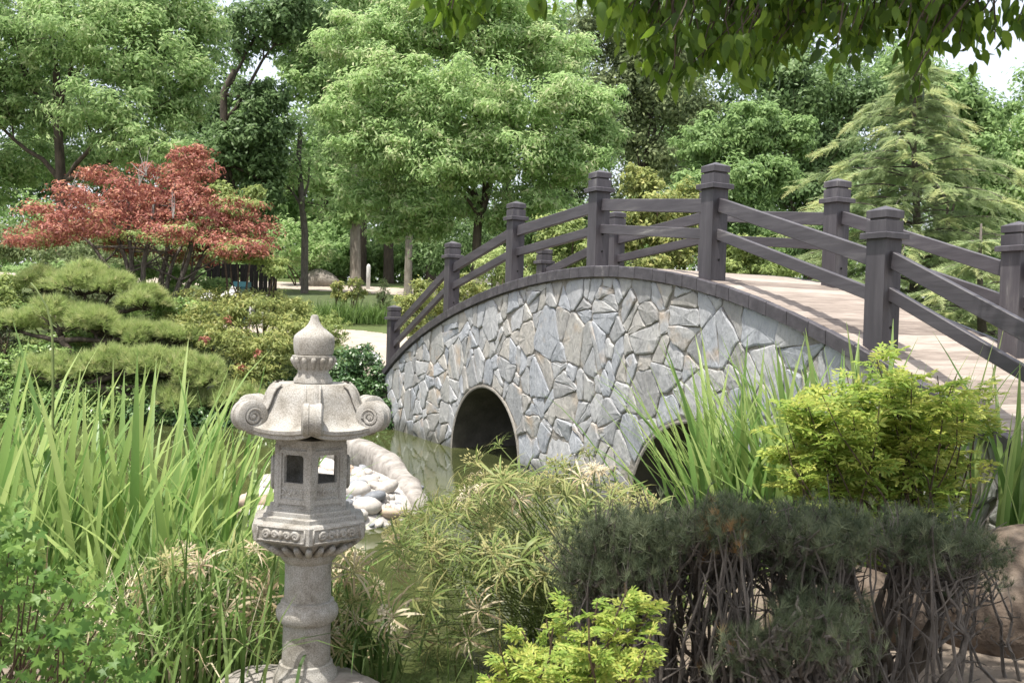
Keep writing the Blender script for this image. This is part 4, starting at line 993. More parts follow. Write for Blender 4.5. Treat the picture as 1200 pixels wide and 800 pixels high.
shrub('hedge', 'clipped yellow green hedge beside the left end of the bridge', 17.5, [(478, 372, 26, 30, 0), (505, 350, 30, 28, .3), (535, 338, 26, 22, .6), (566, 350, 24, 18, .8)], A['yellow'], .06, 9500, 'hedge', sub=40, subr=.2)
shrub('clipped_shrub', 'neat round clipped bright green shrub behind the lantern finial', 17, [(378, 388, 33, 24, 0), (352, 372, 30, 22, .3)], A['lime'], .05, 8000, sub=60, subr=.16)
# spiky young shrubs and tufts on the lawn edge
shrub('young_shrub', 'small yellow green shrub at the left of a pair on the lawn', 27.5, [(394, 336, 8, 9, 0), (399, 347, 9, 8, 0)], A['yellow'], .10, 500, sub=10)
shrub('young_shrub', 'small yellow green shrub at the right of a pair on the lawn', 27.5, [(416, 333, 9, 8, 0), (422, 343, 8, 9, 0), (412, 346, 7, 7, 0)], A['yellow'], .10, 600, sub=10)
shrub('young_conifer', 'small grey green conifer in front of the far path', 26, [(449, 346, 8, 10, 0), (451, 358, 10, 8, 0), (449, 334, 4, 8, 0)], A['cedar'], .12, 700, wr=.4, sub=10)
def grass_tuft(name, label, base, n, L, wd, mat, spread=.5, lean=.9, group=None, cat='grass clump', rb=.1):
    t = thing(name, label, cat, base, 0, group)
    az = rng.uniform(0, 6.283, n); le = rng.uniform(.1, lean, n); ll = L * rng.uniform(.6, 1.15, n); seg = 5
    V = []; Fi = []; T = []
    b0 = np.stack([rng.normal(0, rb, n), rng.normal(0, rb, n), np.zeros(n)], -1)
    for i in range(n):
        d = np.array([math.cos(az[i]), math.sin(az[i])]); s = np.array([-d[1], d[0]]); k0 = len(V); x = 0.; z = 0.; th = le[i] * .35
        for j in range(seg):
            w_ = wd * (1 - (j / (seg - 1)) ** 2 * .95) * .5
            c = b0[i] + np.array([d[0] * x, d[1] * x, z])
            V += [c + np.array([s[0] * w_, s[1] * w_, 0]), c - np.array([s[0] * w_, s[1] * w_, 0])]
            x += math.sin(th) * ll[i] / (seg - 1); z += math.cos(th) * ll[i] / (seg - 1); th += le[i] * .55
        T += [rng.random()] * (2 * seg)
        Fi += [(k0 + 2 * j, k0 + 2 * j + 1, k0 + 2 * j + 3, k0 + 2 * j + 2) for j in range(seg - 1)]
    link('blades', mesh_np('blades', V, np.array(Fi), np.full(len(Fi), 4), mat, T), t); return t
for u, v, lab, r in ((383, 371, 'arching mondo grass tuft left of three by the path', .28), (408, 374, 'arching mondo grass tuft in the middle of three by the path', .32), (437, 372, 'arching mondo grass tuft nearest the bridge by the path', .34)):
    g = ground_at(u, 24.3); grass_tuft('grass_tuft', lab, g, 420, .62, .022, M['grass'], group='grass tufts by the path', rb=r)
# ------------------------------------------------------------------ red maple
rng = np.random.default_rng(61)
D = 17.5; m = D / FPX
b = P(180, 350, D); base = np.array([b[0], b[1], float(ground_h(b[0], b[1]))])
mp_ = thing('red_maple', 'spreading red leaved Japanese maple with several thin grey trunks', 'tree', base)
pads = [(60, 255, 44, 13), (105, 245, 46, 14), (45, 280, 40, 11), (120, 275, 46, 12), (150, 222, 36, 14), (118, 204, 30, 11), (185, 240, 46, 16), (205, 205, 30, 14), (222, 185, 26, 15), (240, 200, 24, 14), (235, 235, 40, 16), (270, 245, 38, 16), (255, 272, 44, 14), (295, 268, 32, 14), (195, 275, 46, 13), (165, 255, 40, 12), (285, 292, 36, 11), (225, 300, 38, 11), (85, 228, 30, 11), (25, 282, 22, 8), (305, 285, 22, 9), (150, 292, 36, 9), (210, 225, 36, 14), (170, 200, 20, 8), (75, 272, 36, 10), (180, 258, 46, 18), (235, 265, 44, 18), (150, 245, 40, 16), (270, 290, 40, 12), (110, 262, 40, 14), (210, 245, 36, 16)]
L3 = [(P(u, v, D + rng.uniform(-1.1, 1.0)), (ru * m, ru * m * .9, rv * 1.25 * m)) for u, v, ru, rv in pads]
crown('crown', mp_, base, L3, 32000, .075, M['red'], .8, flat=.6, sub=20, subr=.34, up=.7)
crown('crown', mp_, base, [L3[i] for i in (2, 3, 11, 12, 14, 16, 17, 21)], 4600, .07, M['lime'], .8, flat=.6, sub=10, subr=.34, up=.7)
tops = [(128, 250), (150, 235), (205, 215), (235, 260), (258, 268), (95, 275), (180, 240), (215, 285)]
for i, (u, v) in enumerate(tops):
    mb = MB(); s0 = base + np.array([rng.normal(0, .12), rng.normal(0, .12), -.1]); e = P(u, v, D + rng.uniform(-.5, .5)); md = (s0 + e) / 2 + np.array([(e[0] - s0[0]) * -.12, 0, -.05])
    p1 = wob(s0, md, 6, .025); p2 = wob(md, e, 6, .03); path = list(p1) + list(p2[1:]); mb.tube(path, list(np.linspace(.075, .025, len(path))), 7)
    for _ in range(5):
        k = rng.integers(6, len(path)); q = L3[rng.integers(len(L3))][0]; q = path[k] + (q - path[k]) * min(1, .9 / np.linalg.norm(q - path[k])); mb.tube(list(wob(path[k], q, 5, .02)), list(np.linspace(.022, .006, 5)), 5)
    mb.build('trunk', M['greybark'], mp_, True, off=base)
for u, v in ((172, 180), (165, 192), (88, 205), (205, 230)):
    s0 = P(u + rng.normal(0, 6), v + 26, D - .6); mb = MB()
    for _ in range(4):
        mb.tube(list(wob(s0, P(u + rng.normal(0, 9), v + rng.normal(0, 8), D - .6), 5, .012)), list(np.linspace(.008, .003, 5)), 4)
    mb.build('bare_twig', M['deadtwig'], mp_, False, off=base)
# pale green undergrowth at the foot of the maple
shrub('young_maple', 'pale green young maple spreading right under the red maple', 16.8, [(290, 300, 26, 10, 0), (312, 306, 24, 9, 0), (265, 295, 24, 9, .2), (320, 318, 16, 7, -.2), (262, 225, 16, 13, .9), (298, 228, 16, 12, 1.2)], M['lime'], .085, 2600, 'tree', sub=16, flat=.5)
g = ground_at(215, 16.3); grass_tuft('strap_leaf_clump', 'dark green strap leaved clump in shade at the maple foot', g, 260, .75, .03, M['bluepine'], lean=1.0, rb=.35)

# ------------------------------------------------------------------ cloud pruned pines on the far bank
def tuft_template(n, L, wd, spread, seed):
    r = np.random.default_rng(seed); V = []; Fs = []
    for i in range(n):
        a = r.uniform(0, 6.283); t = abs(r.normal(0, spread)) + .08; d = np.array([math.sin(t) * math.cos(a), math.cos(t), math.sin(t) * math.sin(a)]); s = nrmz(np.cross(d, r.normal(size=3))) * wd * .5
        l = L * r.uniform(.7, 1.1); k = len(V); o = d * L * .02; V += [o + s, o - s, d * l]; Fs.append((k, k + 1, k + 2))
    return V, Fs
def pads_pine(name, label, D, pads, base_uv, leanpx, mat, L, group=None, dens=1.0):
    m = D / FPX; b = P(base_uv[0], base_uv[1], D); base = np.array([b[0], b[1], float(ground_h(b[0], b[1]))]); t = thing(name, label, 'pine', base, 0, group)
    tv, tf = tuft_template(16, 1, .06, .6, 5)
    tip = P(pads[0][0], pads[0][1] + pads[0][3] * .5, D)
    path = wob(base - np.array([0, 0, .15]), tip, 9, .05); mb = MB(); mb.tube(list(path), list(np.linspace(.11, .05, 9)), 7); mb.build('trunk', M['bark'], t, True, off=base)
    for u, v, ru, rv, dd in pads:
        c = P(u, v, D + dd); r = np.array([ru * m, ru * m * .85, rv * m]); n = int(ru * rv * 1.05 * dens)
        n = int(n * .9); ns = max(9, int(ru / 3.2)); q_ = rand_unit(ns); q_[:, 2] = np.abs(q_[:, 2]) * 1.1 - .12; q_ = nrmz(q_)
        sc_ = q_ * r * .62; w_ = rng.integers(0, ns, n); sr = rng.uniform(.30, .48, ns)[w_][:, None] * r[0] * np.array([1, 1, .8])
        d = rand_unit(n); d[:, 2] = np.abs(d[:, 2]) * 1.2 - .3; d = nrmz(d); p = c + sc_[w_] + d * sr * rng.uniform(.75, 1.05, n)[:, None]
        p[:, 2] = np.maximum(p[:, 2], c[2] - r[2] * .55 + rng.normal(0, .02, n))
        dr = nrmz(d * np.array([.8, .8, .5]) + np.array([0, 0, .6]) + rng.normal(0, .25, (n, 3)))
        o = link('foliage_pad', scatter('foliage_pad', tv, tf, frames(dr, rand_unit(n)), p, L * rng.uniform(.75, 1.2, n), mat, np.clip(rng.normal(.55, .2, n), 0, 1), off=base), t)
        mb = MB(); k = rng.integers(4, 9); mb.tube(list(wob(path[k], c - np.array([0, 0, r[2] * .2]), 6, .04)), list(np.linspace(.05, .025, 6)), 5)
        for _ in range(14):
            e = c + rand_unit(1)[0] * r * np.array([.8, .8, .35]) + np.array([0, 0, r[2] * .15]); mb.tube(list(wob(c - np.array([0, 0, r[2] * .3]), e, 4, .03)), [.016, .012, .009, .006], 4, False)
        mb.build('branch', M['bark'], t, True, off=base)
    return t
pads_pine('cloud_pine', 'cloud pruned pine with the topmost broad pads below the red maple', 16.2, [(98, 338, 46, 26, 0), (130, 342, 32, 20, -.1), (168, 356, 29, 20, -.3), (48, 336, 30, 20, .5)], (150, 400), 0, M['pine'], .15, 'cloud pruned pines on the far bank')
pads_pine('cloud_pine', 'cloud pruned pine with a wide middle pad below the topmost pads', 15.6, [(72, 380, 46, 27, 0), (112, 384, 32, 22, 0), (22, 384, 28, 18, .1), (165, 398, 34, 19, 0), (208, 396, 30, 20, .2)], (125, 430), 0, M['pine'], .15, 'cloud pruned pines on the far bank')
pads_pine('cloud_pine', 'low cloud pruned pine nearest the water behind the tall iris leaves', 15.1, [(62, 440, 46, 19, 0), (135, 432, 42, 22, 0), (192, 432, 40, 22, -.1), (240, 446, 36, 24, 0), (278, 474, 34, 22, -.1), (212, 474, 38, 20, -.1)], (190, 470), 0, M['pine'], .15, 'cloud pruned pines on the far bank')
rng = np.random.default_rng(71)
shrub('rounded_shrub', 'rounded yellow green bush at the left edge beside the pines', 16.5, [(5, 340, 30, 30, 0), (-20, 365, 40, 34, 0), (15, 365, 22, 18, -.2)], M['lime'], .07, 4500, sub=30, subr=.24)
shrub('blue_shrub', 'small blue green bush at the left edge below the rounded bush', 15.6, [(0, 388, 20, 18, 0), (10, 402, 16, 12, 0)], M['bluepine'], .08, 900, wr=.4, sub=14)
for lab, DD, mt_, lf_, lb in (('soft rounded green mound behind the topmost pine pads', 17.2, 'olive', .055, [(70, 352, 40, 18, 0), (20, 356, 34, 18, 0), (140, 358, 40, 18, 0), (190, 366, 32, 18, 0)]),
                        ('soft rounded light green mound between the middle pine pads', 16.4, 'lime', .05, [(35, 408, 36, 16, 0), (95, 412, 40, 18, 0), (150, 398, 34, 20, .1), (185, 420, 34, 16, 0), (228, 418, 30, 16, 0)]),
                        ('low leafy green mound along the bank below the lowest pine pads', 15.0, 'ivy2', .055, [(30, 468, 40, 20, 0), (95, 462, 40, 20, 0), (160, 464, 40, 22, 0), (215, 486, 40, 18, 0), (265, 496, 40, 16, 0), (120, 488, 50, 16, -.2), (50, 494, 50, 16, -.2), (320, 492, 34, 16, 0)])):
    shrub('rounded_shrub', lab, DD, lb, M[mt_], lf_, 9000, sub=40, subr=.22, up=.8)
shrub('nandina_mass', 'wide feathery yellow green nandina bank between pines and lantern finial', 15.7, [(232, 352, 30, 16, 1.2), (275, 350, 32, 15, 1.4), (318, 352, 30, 15, 1.4), (345, 362, 22, 14, 1.0), (250, 372, 40, 24, .4), (300, 365, 44, 26, .5), (345, 385, 36, 26, .3), (270, 402, 42, 24, 0), (325, 410, 42, 26, 0), (230, 392, 30, 20, .2), (365, 408, 26, 22, .2), (300, 440, 34, 18, -.3), (212, 380, 24, 18, .5)], M['yellow'], .085, 17000, wr=.6, sub=34, subr=.25)
shrub('red_berry_shrub', 'small red tipped nandina shoots among the yellow green bank', 15.1, [(240, 398, 5, 7, 0), (302, 414, 5, 7, 0), (283, 430, 5, 6, 0), (268, 375, 4, 5, 0)], M['red'], .06, 160, sub=6, stems=0)
shrub('ivy_bank', 'dark glossy ivy bank between the lantern and the left bridge end', 15.9, [(400, 430, 36, 28, 0), (432, 445, 30, 34, .1), (405, 470, 44, 32, -.4), (445, 480, 22, 30, -.2), (365, 455, 34, 26, -.2), (330, 455, 34, 20, -.2), (425, 415, 26, 14, .4), (446, 452, 20, 26, -.3), (452, 486, 20, 24, -.6), (432, 500, 30, 18, -.7), (395, 498, 34, 18, -.7)], M['ivy'], .075, 14000, 'ivy', stems=0, sub=50, subr=.2, up=.8)
shrub('ivy_bank', 'low dark ivy fringe along the water below the pines', 14.9, [(230, 490, 40, 14, 0), (290, 494, 40, 14, 0), (180, 482, 36, 14, 0), (330, 490, 30, 16, .1)], M['ivy'], .07, 6000, 'ivy', stems=0, sub=30, subr=.24, up=.8)
shrub('ground_cover', 'pale green leafy ground cover along the water at the left edge', 15.0, [(20, 460, 50, 22, 0), (70, 470, 46, 20, 0), (-40, 450, 50, 26, 0), (110, 478, 40, 16, 0), (30, 490, 60, 12, -.2), (60, 410, 50, 12, .6), (5, 425, 40, 14, .5)], M['ivy2'], .07, 11000, 'ground cover', stems=0, sub=40, subr=.22, up=.9)
shrub('ground_cover', 'mixed green ground cover in the hollow between pines and nandina bank', 15.9, [(205, 360, 40, 16, .6), (150, 375, 50, 16, .8), (215, 425, 46, 16, .2), (90, 395, 60, 14, .8), (40, 360, 50, 16, .9), (150, 455, 60, 14, .1)], M['ivy2'], .07, 12000, 'ground cover', stems=0, sub=36, subr=.22, up=.9)

shrub('maple_undergrowth', 'dark leafy undergrowth around the trunks of the red maple', 18.6, [(215, 325, 30, 14, 0), (160, 318, 34, 16, 0), (100, 318, 40, 14, .5), (40, 322, 44, 14, .8), (255, 335, 22, 9, -.2), (195, 345, 24, 14, -.6)], A['mid'], .085, 7000, sub=26, subr=.26)
# ------------------------------------------------------------------ drooping cedar behind the bridge
rng = np.random.default_rng(81)
D = 14.6; m = D / FPX
def cedar(name, label, D, u0, vtop, vbase, rows, spread, leaf_t, n_side=(3, 5), L=.5, seed=1):
    m = D / FPX; b = P(u0, vbase, D); base = np.array([b[0], b[1], float(ground_h(b[0], b[1]))]); t = thing(name, label, 'conifer', base)
    top = P(u0, vtop, D); mb = MB(); path = wob(base, top, 10, .02); mb.tube(list(path), list(np.linspace(.12, .012, 10)), 8); mb.build('trunk', M['greybark'], t, True, off=base)
    tv = []; tf = []                     # a flat drooping spray of short needles
    r = np.random.default_rng(9)
    for i in range(26):
        y = i / 26; s = 1 if i % 2 else -1; l = .34 * (1 - y) + .12; a = r.uniform(.5, .95); k = len(tv); z0 = -.25 * y * y
        e = (s * l * math.sin(a), y + l * math.cos(a) * .6, z0 - .1 * l + r.uniform(-.05, .05)); tv += [(0, y - .02, z0), (0, y + .045, z0), e]; tf.append((k, k + 1, k + 2))
    Ps, Ds, Ss, Ts, Ns = [], [], [], [], []
    mbb = MB(); H = top[2] - base[2]
    for i in range(rows):
        f = (i + .5) / rows; z = base[2] + H * (.04 + .93 * f); R = spread * (1 - f) ** .8 + .12
        for a in np.arange(0, 6.28, 6.283 / rng.integers(*n_side)) + rng.uniform(0, 6.28):
            Rr = R * rng.uniform(.45, 1.25); d = np.array([math.cos(a), math.sin(a), 0]); n = 9; q = []
            lift = rng.uniform(.12, .38)
            for s in np.linspace(0, 1, n): q.append(np.array([base[0] + (top[0] - base[0]) * f, base[1], z]) + d * Rr * s + np.array([0, 0, Rr * (lift * s - .42 * s ** 2.6)]))
            mbb.tube(q, list(np.linspace(.02 * (1 - f) + .008, .003, n)), 4, False)
            side = np.array([-d[1], d[0], 0])
            cnt = int(10 + Rr * 30)
            for _ in range(cnt):
                s = rng.uniform(.12, 1) ** .8; j = min(n - 2, int(s * (n - 1))); p = q[j] + (q[j + 1] - q[j]) * (s * (n - 1) - j)
                sd_ = rng.choice((-1, 1)); dr = d * rng.uniform(.4, 1.0) + side * sd_ * rng.uniform(.2, 1.0) + np.array([0, 0, rng.uniform(-.55, .15)])
                o = side * sd_ * rng.uniform(0, .22) * Rr * (1.1 - s)
                Ps.append(p + o + np.array([0, 0, -.25 * np.linalg.norm(o)])); Ds.append(dr); Ss.append(L * rng.uniform(.5, 1.05) * (.6 + .4 * (1 - f))); Ts.append(.18 + .5 * s * rng.random() + .25 * (s > .8)); Ns.append(np.array([0, 0, 1]) + rng.normal(0, .35, 3))
    mbb.build('branch', M['greybark'], t, False, off=base)
    link('foliage', scatter('foliage', tv, tf, frames(nrmz(np.array(Ds)), nrmz(np.array(Ns))), np.array(Ps), np.array(Ss), M['cedar'], np.clip(np.array(Ts), 0, 1), off=base), t)
    return t
cedar('weeping_cedar', 'tall feathery blue green cedar with drooping gold tipped boughs', 15.2, 1072, 55, 410, 30, 3.3, 1, (5, 8), .42)
cedar('weeping_cedar', 'low spreading golden green cedar behind the right bridge rails', 12.6, 1150, 262, 440, 9, 2.1, 1, (7, 10), .42)
cedar('weeping_cedar', 'small soft cedar bush behind the bridge left of the nearest full post', 12.8, 985, 300, 400, 7, 1.3, 1, (7, 10), .36)

# ------------------------------------------------------------------ iris clumps: every blade a part
rng = np.random.default_rng(91)
def blade_mesh(L, wd, bend, droop, seed, twist=.4):
    r = np.random.default_rng(seed); n = 10; V = []; x = 0; z = 0; th = .02
    for j in range(n):
        s = j / (n - 1); wv = wd * .5 * (min(1, .55 + s * 1.6) if s < .3 else 1.0) * (1 - max(0, (s - .45) / .55) ** 1.8 * .97)
        tw = twist * s; sx, sy = math.cos(tw) * wv, math.sin(tw) * wv
        nx, nz = -math.cos(th) * .25 * wv, math.sin(th) * .25 * wv
        V += [(x + nx - sy * .3, -sx, z + nz), (x, 0, z), (x + nx + sy * .3, sx, z + nz)]
        x += math.sin(th) * L / (n - 1); z += math.cos(th) * L / (n - 1); th += bend / (n - 1) + (droop * ((s - .55) / .45) ** 1.2 * 4 / (n - 1) if s > .55 else 0)
    Fs = [(3 * j + a, 3 * j + a + 1, 3 * j + a + 4, 3 * j + a + 3) for j in range(n - 1) for a in (0, 1)]
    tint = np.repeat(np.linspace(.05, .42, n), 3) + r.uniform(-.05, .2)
    return mesh_np('leaf', V, np.array(Fs), np.full(len(Fs), 4), M['iris'], np.clip(tint, 0, 1), True)
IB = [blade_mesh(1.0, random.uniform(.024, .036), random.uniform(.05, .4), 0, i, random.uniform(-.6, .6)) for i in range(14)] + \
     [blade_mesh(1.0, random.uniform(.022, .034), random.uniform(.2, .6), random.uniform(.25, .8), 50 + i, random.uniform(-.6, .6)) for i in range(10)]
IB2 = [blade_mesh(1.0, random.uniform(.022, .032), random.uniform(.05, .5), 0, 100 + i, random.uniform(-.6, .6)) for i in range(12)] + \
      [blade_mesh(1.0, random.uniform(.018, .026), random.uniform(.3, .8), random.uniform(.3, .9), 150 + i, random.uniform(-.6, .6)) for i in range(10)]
def iris_clump(label, centres, n, Lr, lean0, meshes, straight=.62, az_bias=0.0, leanmax=.38):
    c0 = np.mean([c[:2] for c in centres], 0); gz = max(float(ground_h(*c0)), -.05); base = np.array([c0[0], c0[1], gz])
    t = thing('iris_clump', label, 'iris', base, 0, 'iris clumps by the pond')
    nb = len(meshes); ns = int(nb * .58)
    for i in range(n):
        cx, cy, sp_ = centres[i % len(centres)]; x, y = cx + rng.normal(0, sp_), cy + rng.normal(0, sp_ * .7); z = max(float(ground_h(x, y)), -.12)
        me = meshes[rng.integers(0, ns)] if rng.random() < straight else meshes[rng.integers(ns, nb)]
        L = rng.uniform(*Lr) * (1 - .25 * rng.random() ** 2)
        az = rng.normal(az_bias, 1.5); ln = abs(rng.normal(0, leanmax)) * .7 + .02
        o = link('leaf', me, t, (x - base[0], y - base[1], z - base[2] - .05), (0, 0, 0), (L, L, L))
        o.rotation_euler = (Matrix.Rotation(az, 3, 'Z') @ Matrix.Rotation(ln, 3, 'Y')).to_euler()
    return t
iris_clump('big clump of broad upright iris leaves at the left edge of the pond', [(-2.95, 5.35, .28), (-2.5, 5.1, .25), (-3.3, 5.6, .3), (-2.2, 5.5, .2)], 235, (1.1, 2.0), 0, IB, .42, leanmax=.40)
iris_clump('broad iris leaves leaning right between pond edge and stone lantern', [(-1.95, 5.3, .22), (-1.6, 5.2, .16), (-1.75, 5.6, .2)], 160, (1.0, 1.75), 0, IB, .42, leanmax=.5)
iris_clump('fine upright iris leaves in front of the bridge wall at right', [(1.62, 6.2, .14), (1.9, 6.1, .16), (1.4, 6.3, .1), (2.2, 6.05, .14)], 300, (1.1, 1.75), 0, IB2, leanmax=.42, az_bias=3.1)
iris_clump('iris leaves standing behind the nandina near the deck edge', [(2.2, 6.1, .15), (2.6, 5.9, .15), (2.95, 5.5, .12)], 95, (1.15, 1.75), 0, IB2, .85, leanmax=.14)
# a single tall seed stalk at the far left
mb = MB(); b0 = np.array([-2.95, 5.3, .1]); pts = [P(62, 560, 5.3), P(62, 480, 5.3), P(62, 420, 5.3), P(61, 385, 5.3), P(55, 360, 5.3), P(42, 338, 5.3), P(36, 331, 5.3)]
mb.tube([b0] + pts, [.009, .009, .008, .008, .007, .006, .005, .003], 6); tag(mb.build('flower_stalk', M['stem'], None, True), 'single tall curved green stalk rising above the left iris leaves', 'stalk')

# ------------------------------------------------------------------ umbrella sedge: stems, every umbel a part
def umbel_mesh(n, L, droop, wd, seed, mat, seedhead):
    r = np.random.default_rng(seed); V = []; Fi = []; FL = []; T = []
    for i in range(n):
        a = 6.283 * i / n + r.normal(0, .25); l = L * r.uniform(.6, 1.1); d = np.array([math.cos(a), math.sin(a)]); s = np.array([-d[1], d[0]]); x = z = 0; th = r.uniform(.7, 1.3); k0 = len(V); seg = 5; dp = droop * r.uniform(.5, 1.5)
        for j in range(seg):
            w_ = wd * .5 * math.sin(math.pi * (.25 + .75 * (1 - j / (seg - 1)))) if j < seg - 1 else .0008
            V += [(d[0] * x + s[0] * w_, d[1] * x + s[1] * w_, z), (d[0] * x - s[0] * w_, d[1] * x - s[1] * w_, z)]
            x += math.sin(th) * l / (seg - 1); z += math.cos(th) * l / (seg - 1); th = min(th + dp / (seg - 1), 3.0)
        T += [np.clip(r.normal(.4, .2), 0, 1)] * (2 * seg)
        for j in range(seg - 1): Fi += [k0 + 2 * j, k0 + 2 * j + 1, k0 + 2 * j + 3, k0 + 2 * j + 2]; FL.append(4)
    if seedhead:
        for i in range(16):
            d = nrmz(r.normal(size=3) + np.array([0, 0, 1.1])); e = d * L * r.uniform(.25, .4); s = nrmz(np.cross(d, r.normal(size=3))) * .0018; k0 = len(V)
            V += [tuple(s), tuple(-s), tuple(e)]; T += [.75] * 3; Fi += [k0, k0 + 1, k0 + 2]; FL.append(3)
            for q in range(3):
                c = e + r.normal(0, .008, 3); k0 = len(V); V += [tuple(c + np.array([.006, 0, 0])), tuple(c + np.array([-.004, .006, 0])), tuple(c + np.array([0, -.006, .003])), tuple(c + d * .014)]; T += [.85] * 4
                Fi += [k0, k0 + 1, k0 + 3, k0 + 1, k0 + 2, k0 + 3, k0 + 2, k0, k0 + 3]; FL += [3, 3, 3]
    return mesh_np('umbel', V, np.array(Fi), np.array(FL), mat, T)
UM = [umbel_mesh(random.randint(14, 20), .18, random.uniform(.7, 1.9), .0095, i, M['sedge'], i % 2 == 0) for i in range(8)]
UD = [umbel_mesh(random.randint(12, 17), .16, random.uniform(1.8, 2.6), .010, 30 + i, M['drysedge'], i % 2 == 0) for i in range(5)]
def sedge(label, root, heads, dry, group='umbrella sedges by the pond', rs_=.12, extra=0):
    base = np.array([root[0], root[1], max(float(ground_h(root[0], root[1])), 0)]); t = thing('umbrella_sedge', label, 'sedge', base, 0, group); mb = MB()
    for h in heads:
        h = np.array(h); r0 = base + np.array([rng.normal(0, rs_), rng.normal(0, rs_), -.08]); md = (r0 + h) / 2 + np.array([(r0[0] - h[0]) * .18, (r0[1] - h[1]) * .18, .16 + .1 * rng.random()])
        q = [(1 - s) ** 2 * r0 + 2 * s * (1 - s) * md + s * s * h for s in np.linspace(0, 1, 7)]; mb.tube(q, list(np.linspace(.0042, .0028, 7)), 4, False)
        d = nrmz(q[-1] - q[-2]); me = UD[rng.integers(len(UD))] if rng.random() < dry else UM[rng.integers(len(UM))]; s = rng.uniform(.5, 1.2)
        o = link('umbel', me, t, h - base, (0, 0, 0), (s, s, s)); qd = Vector(d + np.array([0, 0, .35])).to_track_quat('Z', 'Y'); o.rotation_euler = (qd.to_matrix() @ Matrix.Rotation(rng.uniform(0, 6.28), 3, 'Z')).to_euler()
    mb.build('stem', M['stem'], t, False, off=base); return t
rng = np.random.default_rng(101)
heads = []
for _ in range(215):                     # the big mound between the pebbles and the clipped pine
    u = rng.uniform(455, 765); top = np.interp(u, [440, 480, 540, 585, 640, 690, 735, 770], [640, 595, 560, 528, 545, 530, 560, 600]); v = top + abs(rng.normal(0, 1)) * 75 + 10; v = min(v, 750 if u < 600 else 705)
    heads.append(P(u, v, rng.uniform(4.5, 5.7) if v < 640 else rng.uniform(4.25, 4.9)))
for u, v in ((585, 522), (560, 545), (690, 535), (720, 560), (650, 545), (480, 610), (470, 640), (455, 700), (460, 735), (500, 745), (540, 740)): heads.append(P(u, v, 4.9))
sedge('large arching umbrella sedge mound hanging over the water in front of the bridge', (.52, 5.0), heads, .16, rs_=.16)
heads = [P(rng.uniform(170, 318), rng.uniform(640, 770), rng.uniform(4.3, 5.0)) for _ in range(64)]
sedge('dry tan umbrella sedge clump between iris leaves and lantern shaft', (-1.45, 4.6), heads, .55)
heads = [P(rng.uniform(385, 440), rng.uniform(625, 780), rng.uniform(4.3, 5.0)) for _ in range(20)]
sedge('small umbrella sedge just right of the lantern shaft', (-.78, 4.72), heads, .3, rs_=.06)
t_ = grass_tuft('grass_tuft', 'green blades arching over the bank left of the lantern base', (-1.5, 4.3, .12), 260, .75, .016, M['grass'], lean=1.0, rb=.28)
t_ = grass_tuft('grass_tuft', 'dry straw coloured blades tangled beneath the left sedge heads', (-1.75, 4.5, .1), 260, .55, .010, M['drysedge'], lean=1.3, rb=.25)
t_ = grass_tuft('grass_tuft', 'green blades arching over the water right of the lantern base', (-.72, 4.6, .05), 90, .62, .016, M['grass'], lean=1.2, rb=.1)
t_ = grass_tuft('grass_tuft', 'grassy undergrowth inside the large sedge mound', (.52, 5.0, .02), 420, .8, .010, M['sedge'], lean=1.2, rb=.3)

# ------------------------------------------------------------------ nandina shrubs: canes and compound sprays, every spray a part
def spray_mesh(seed, mat, big=1.0, n=9):
    r = np.random.default_rng(seed); lv, lf = LEAF4; Ps, Dr, Nn, S, T = [], [], [], [], []
    mbv = []
    for side in (0, -1, 1):
        for q in range(3 if side == 0 else 3):
            s = (.35 + .3 * q); o = np.array([side * .20 * s * 1.3 * (1 if side else 0), s * (1.0 if side == 0 else .75), -.10 * s * s])
            for k in (-1, 0, 1):
                a = k * .95 + side * .6; d = np.array([math.sin(a), math.cos(a), r.uniform(-.35, .1)]); Ps.append(o + d * .03); Dr.append(d); Nn.append(np.array([0, 0, 1]) + r.normal(0, .3, 3)); S.append(.31 * big * r.uniform(.75, 1.15)); T.append(np.clip(r.normal(.42, .18), 0, 1))
    S = np.array(S)
    return scatter('spray', LEAF6[0], LEAF6[1], frames(nrmz(np.array(Dr)), nrmz(np.array(Nn))), np.array(Ps), np.column_stack([S * .58, S, S]), mat, np.array(T))
NS = [spray_mesh(i, M['nandina']) for i in range(8)]
NB = [spray_mesh(20 + i, M['nandina'], 1.3) for i in range(6)]
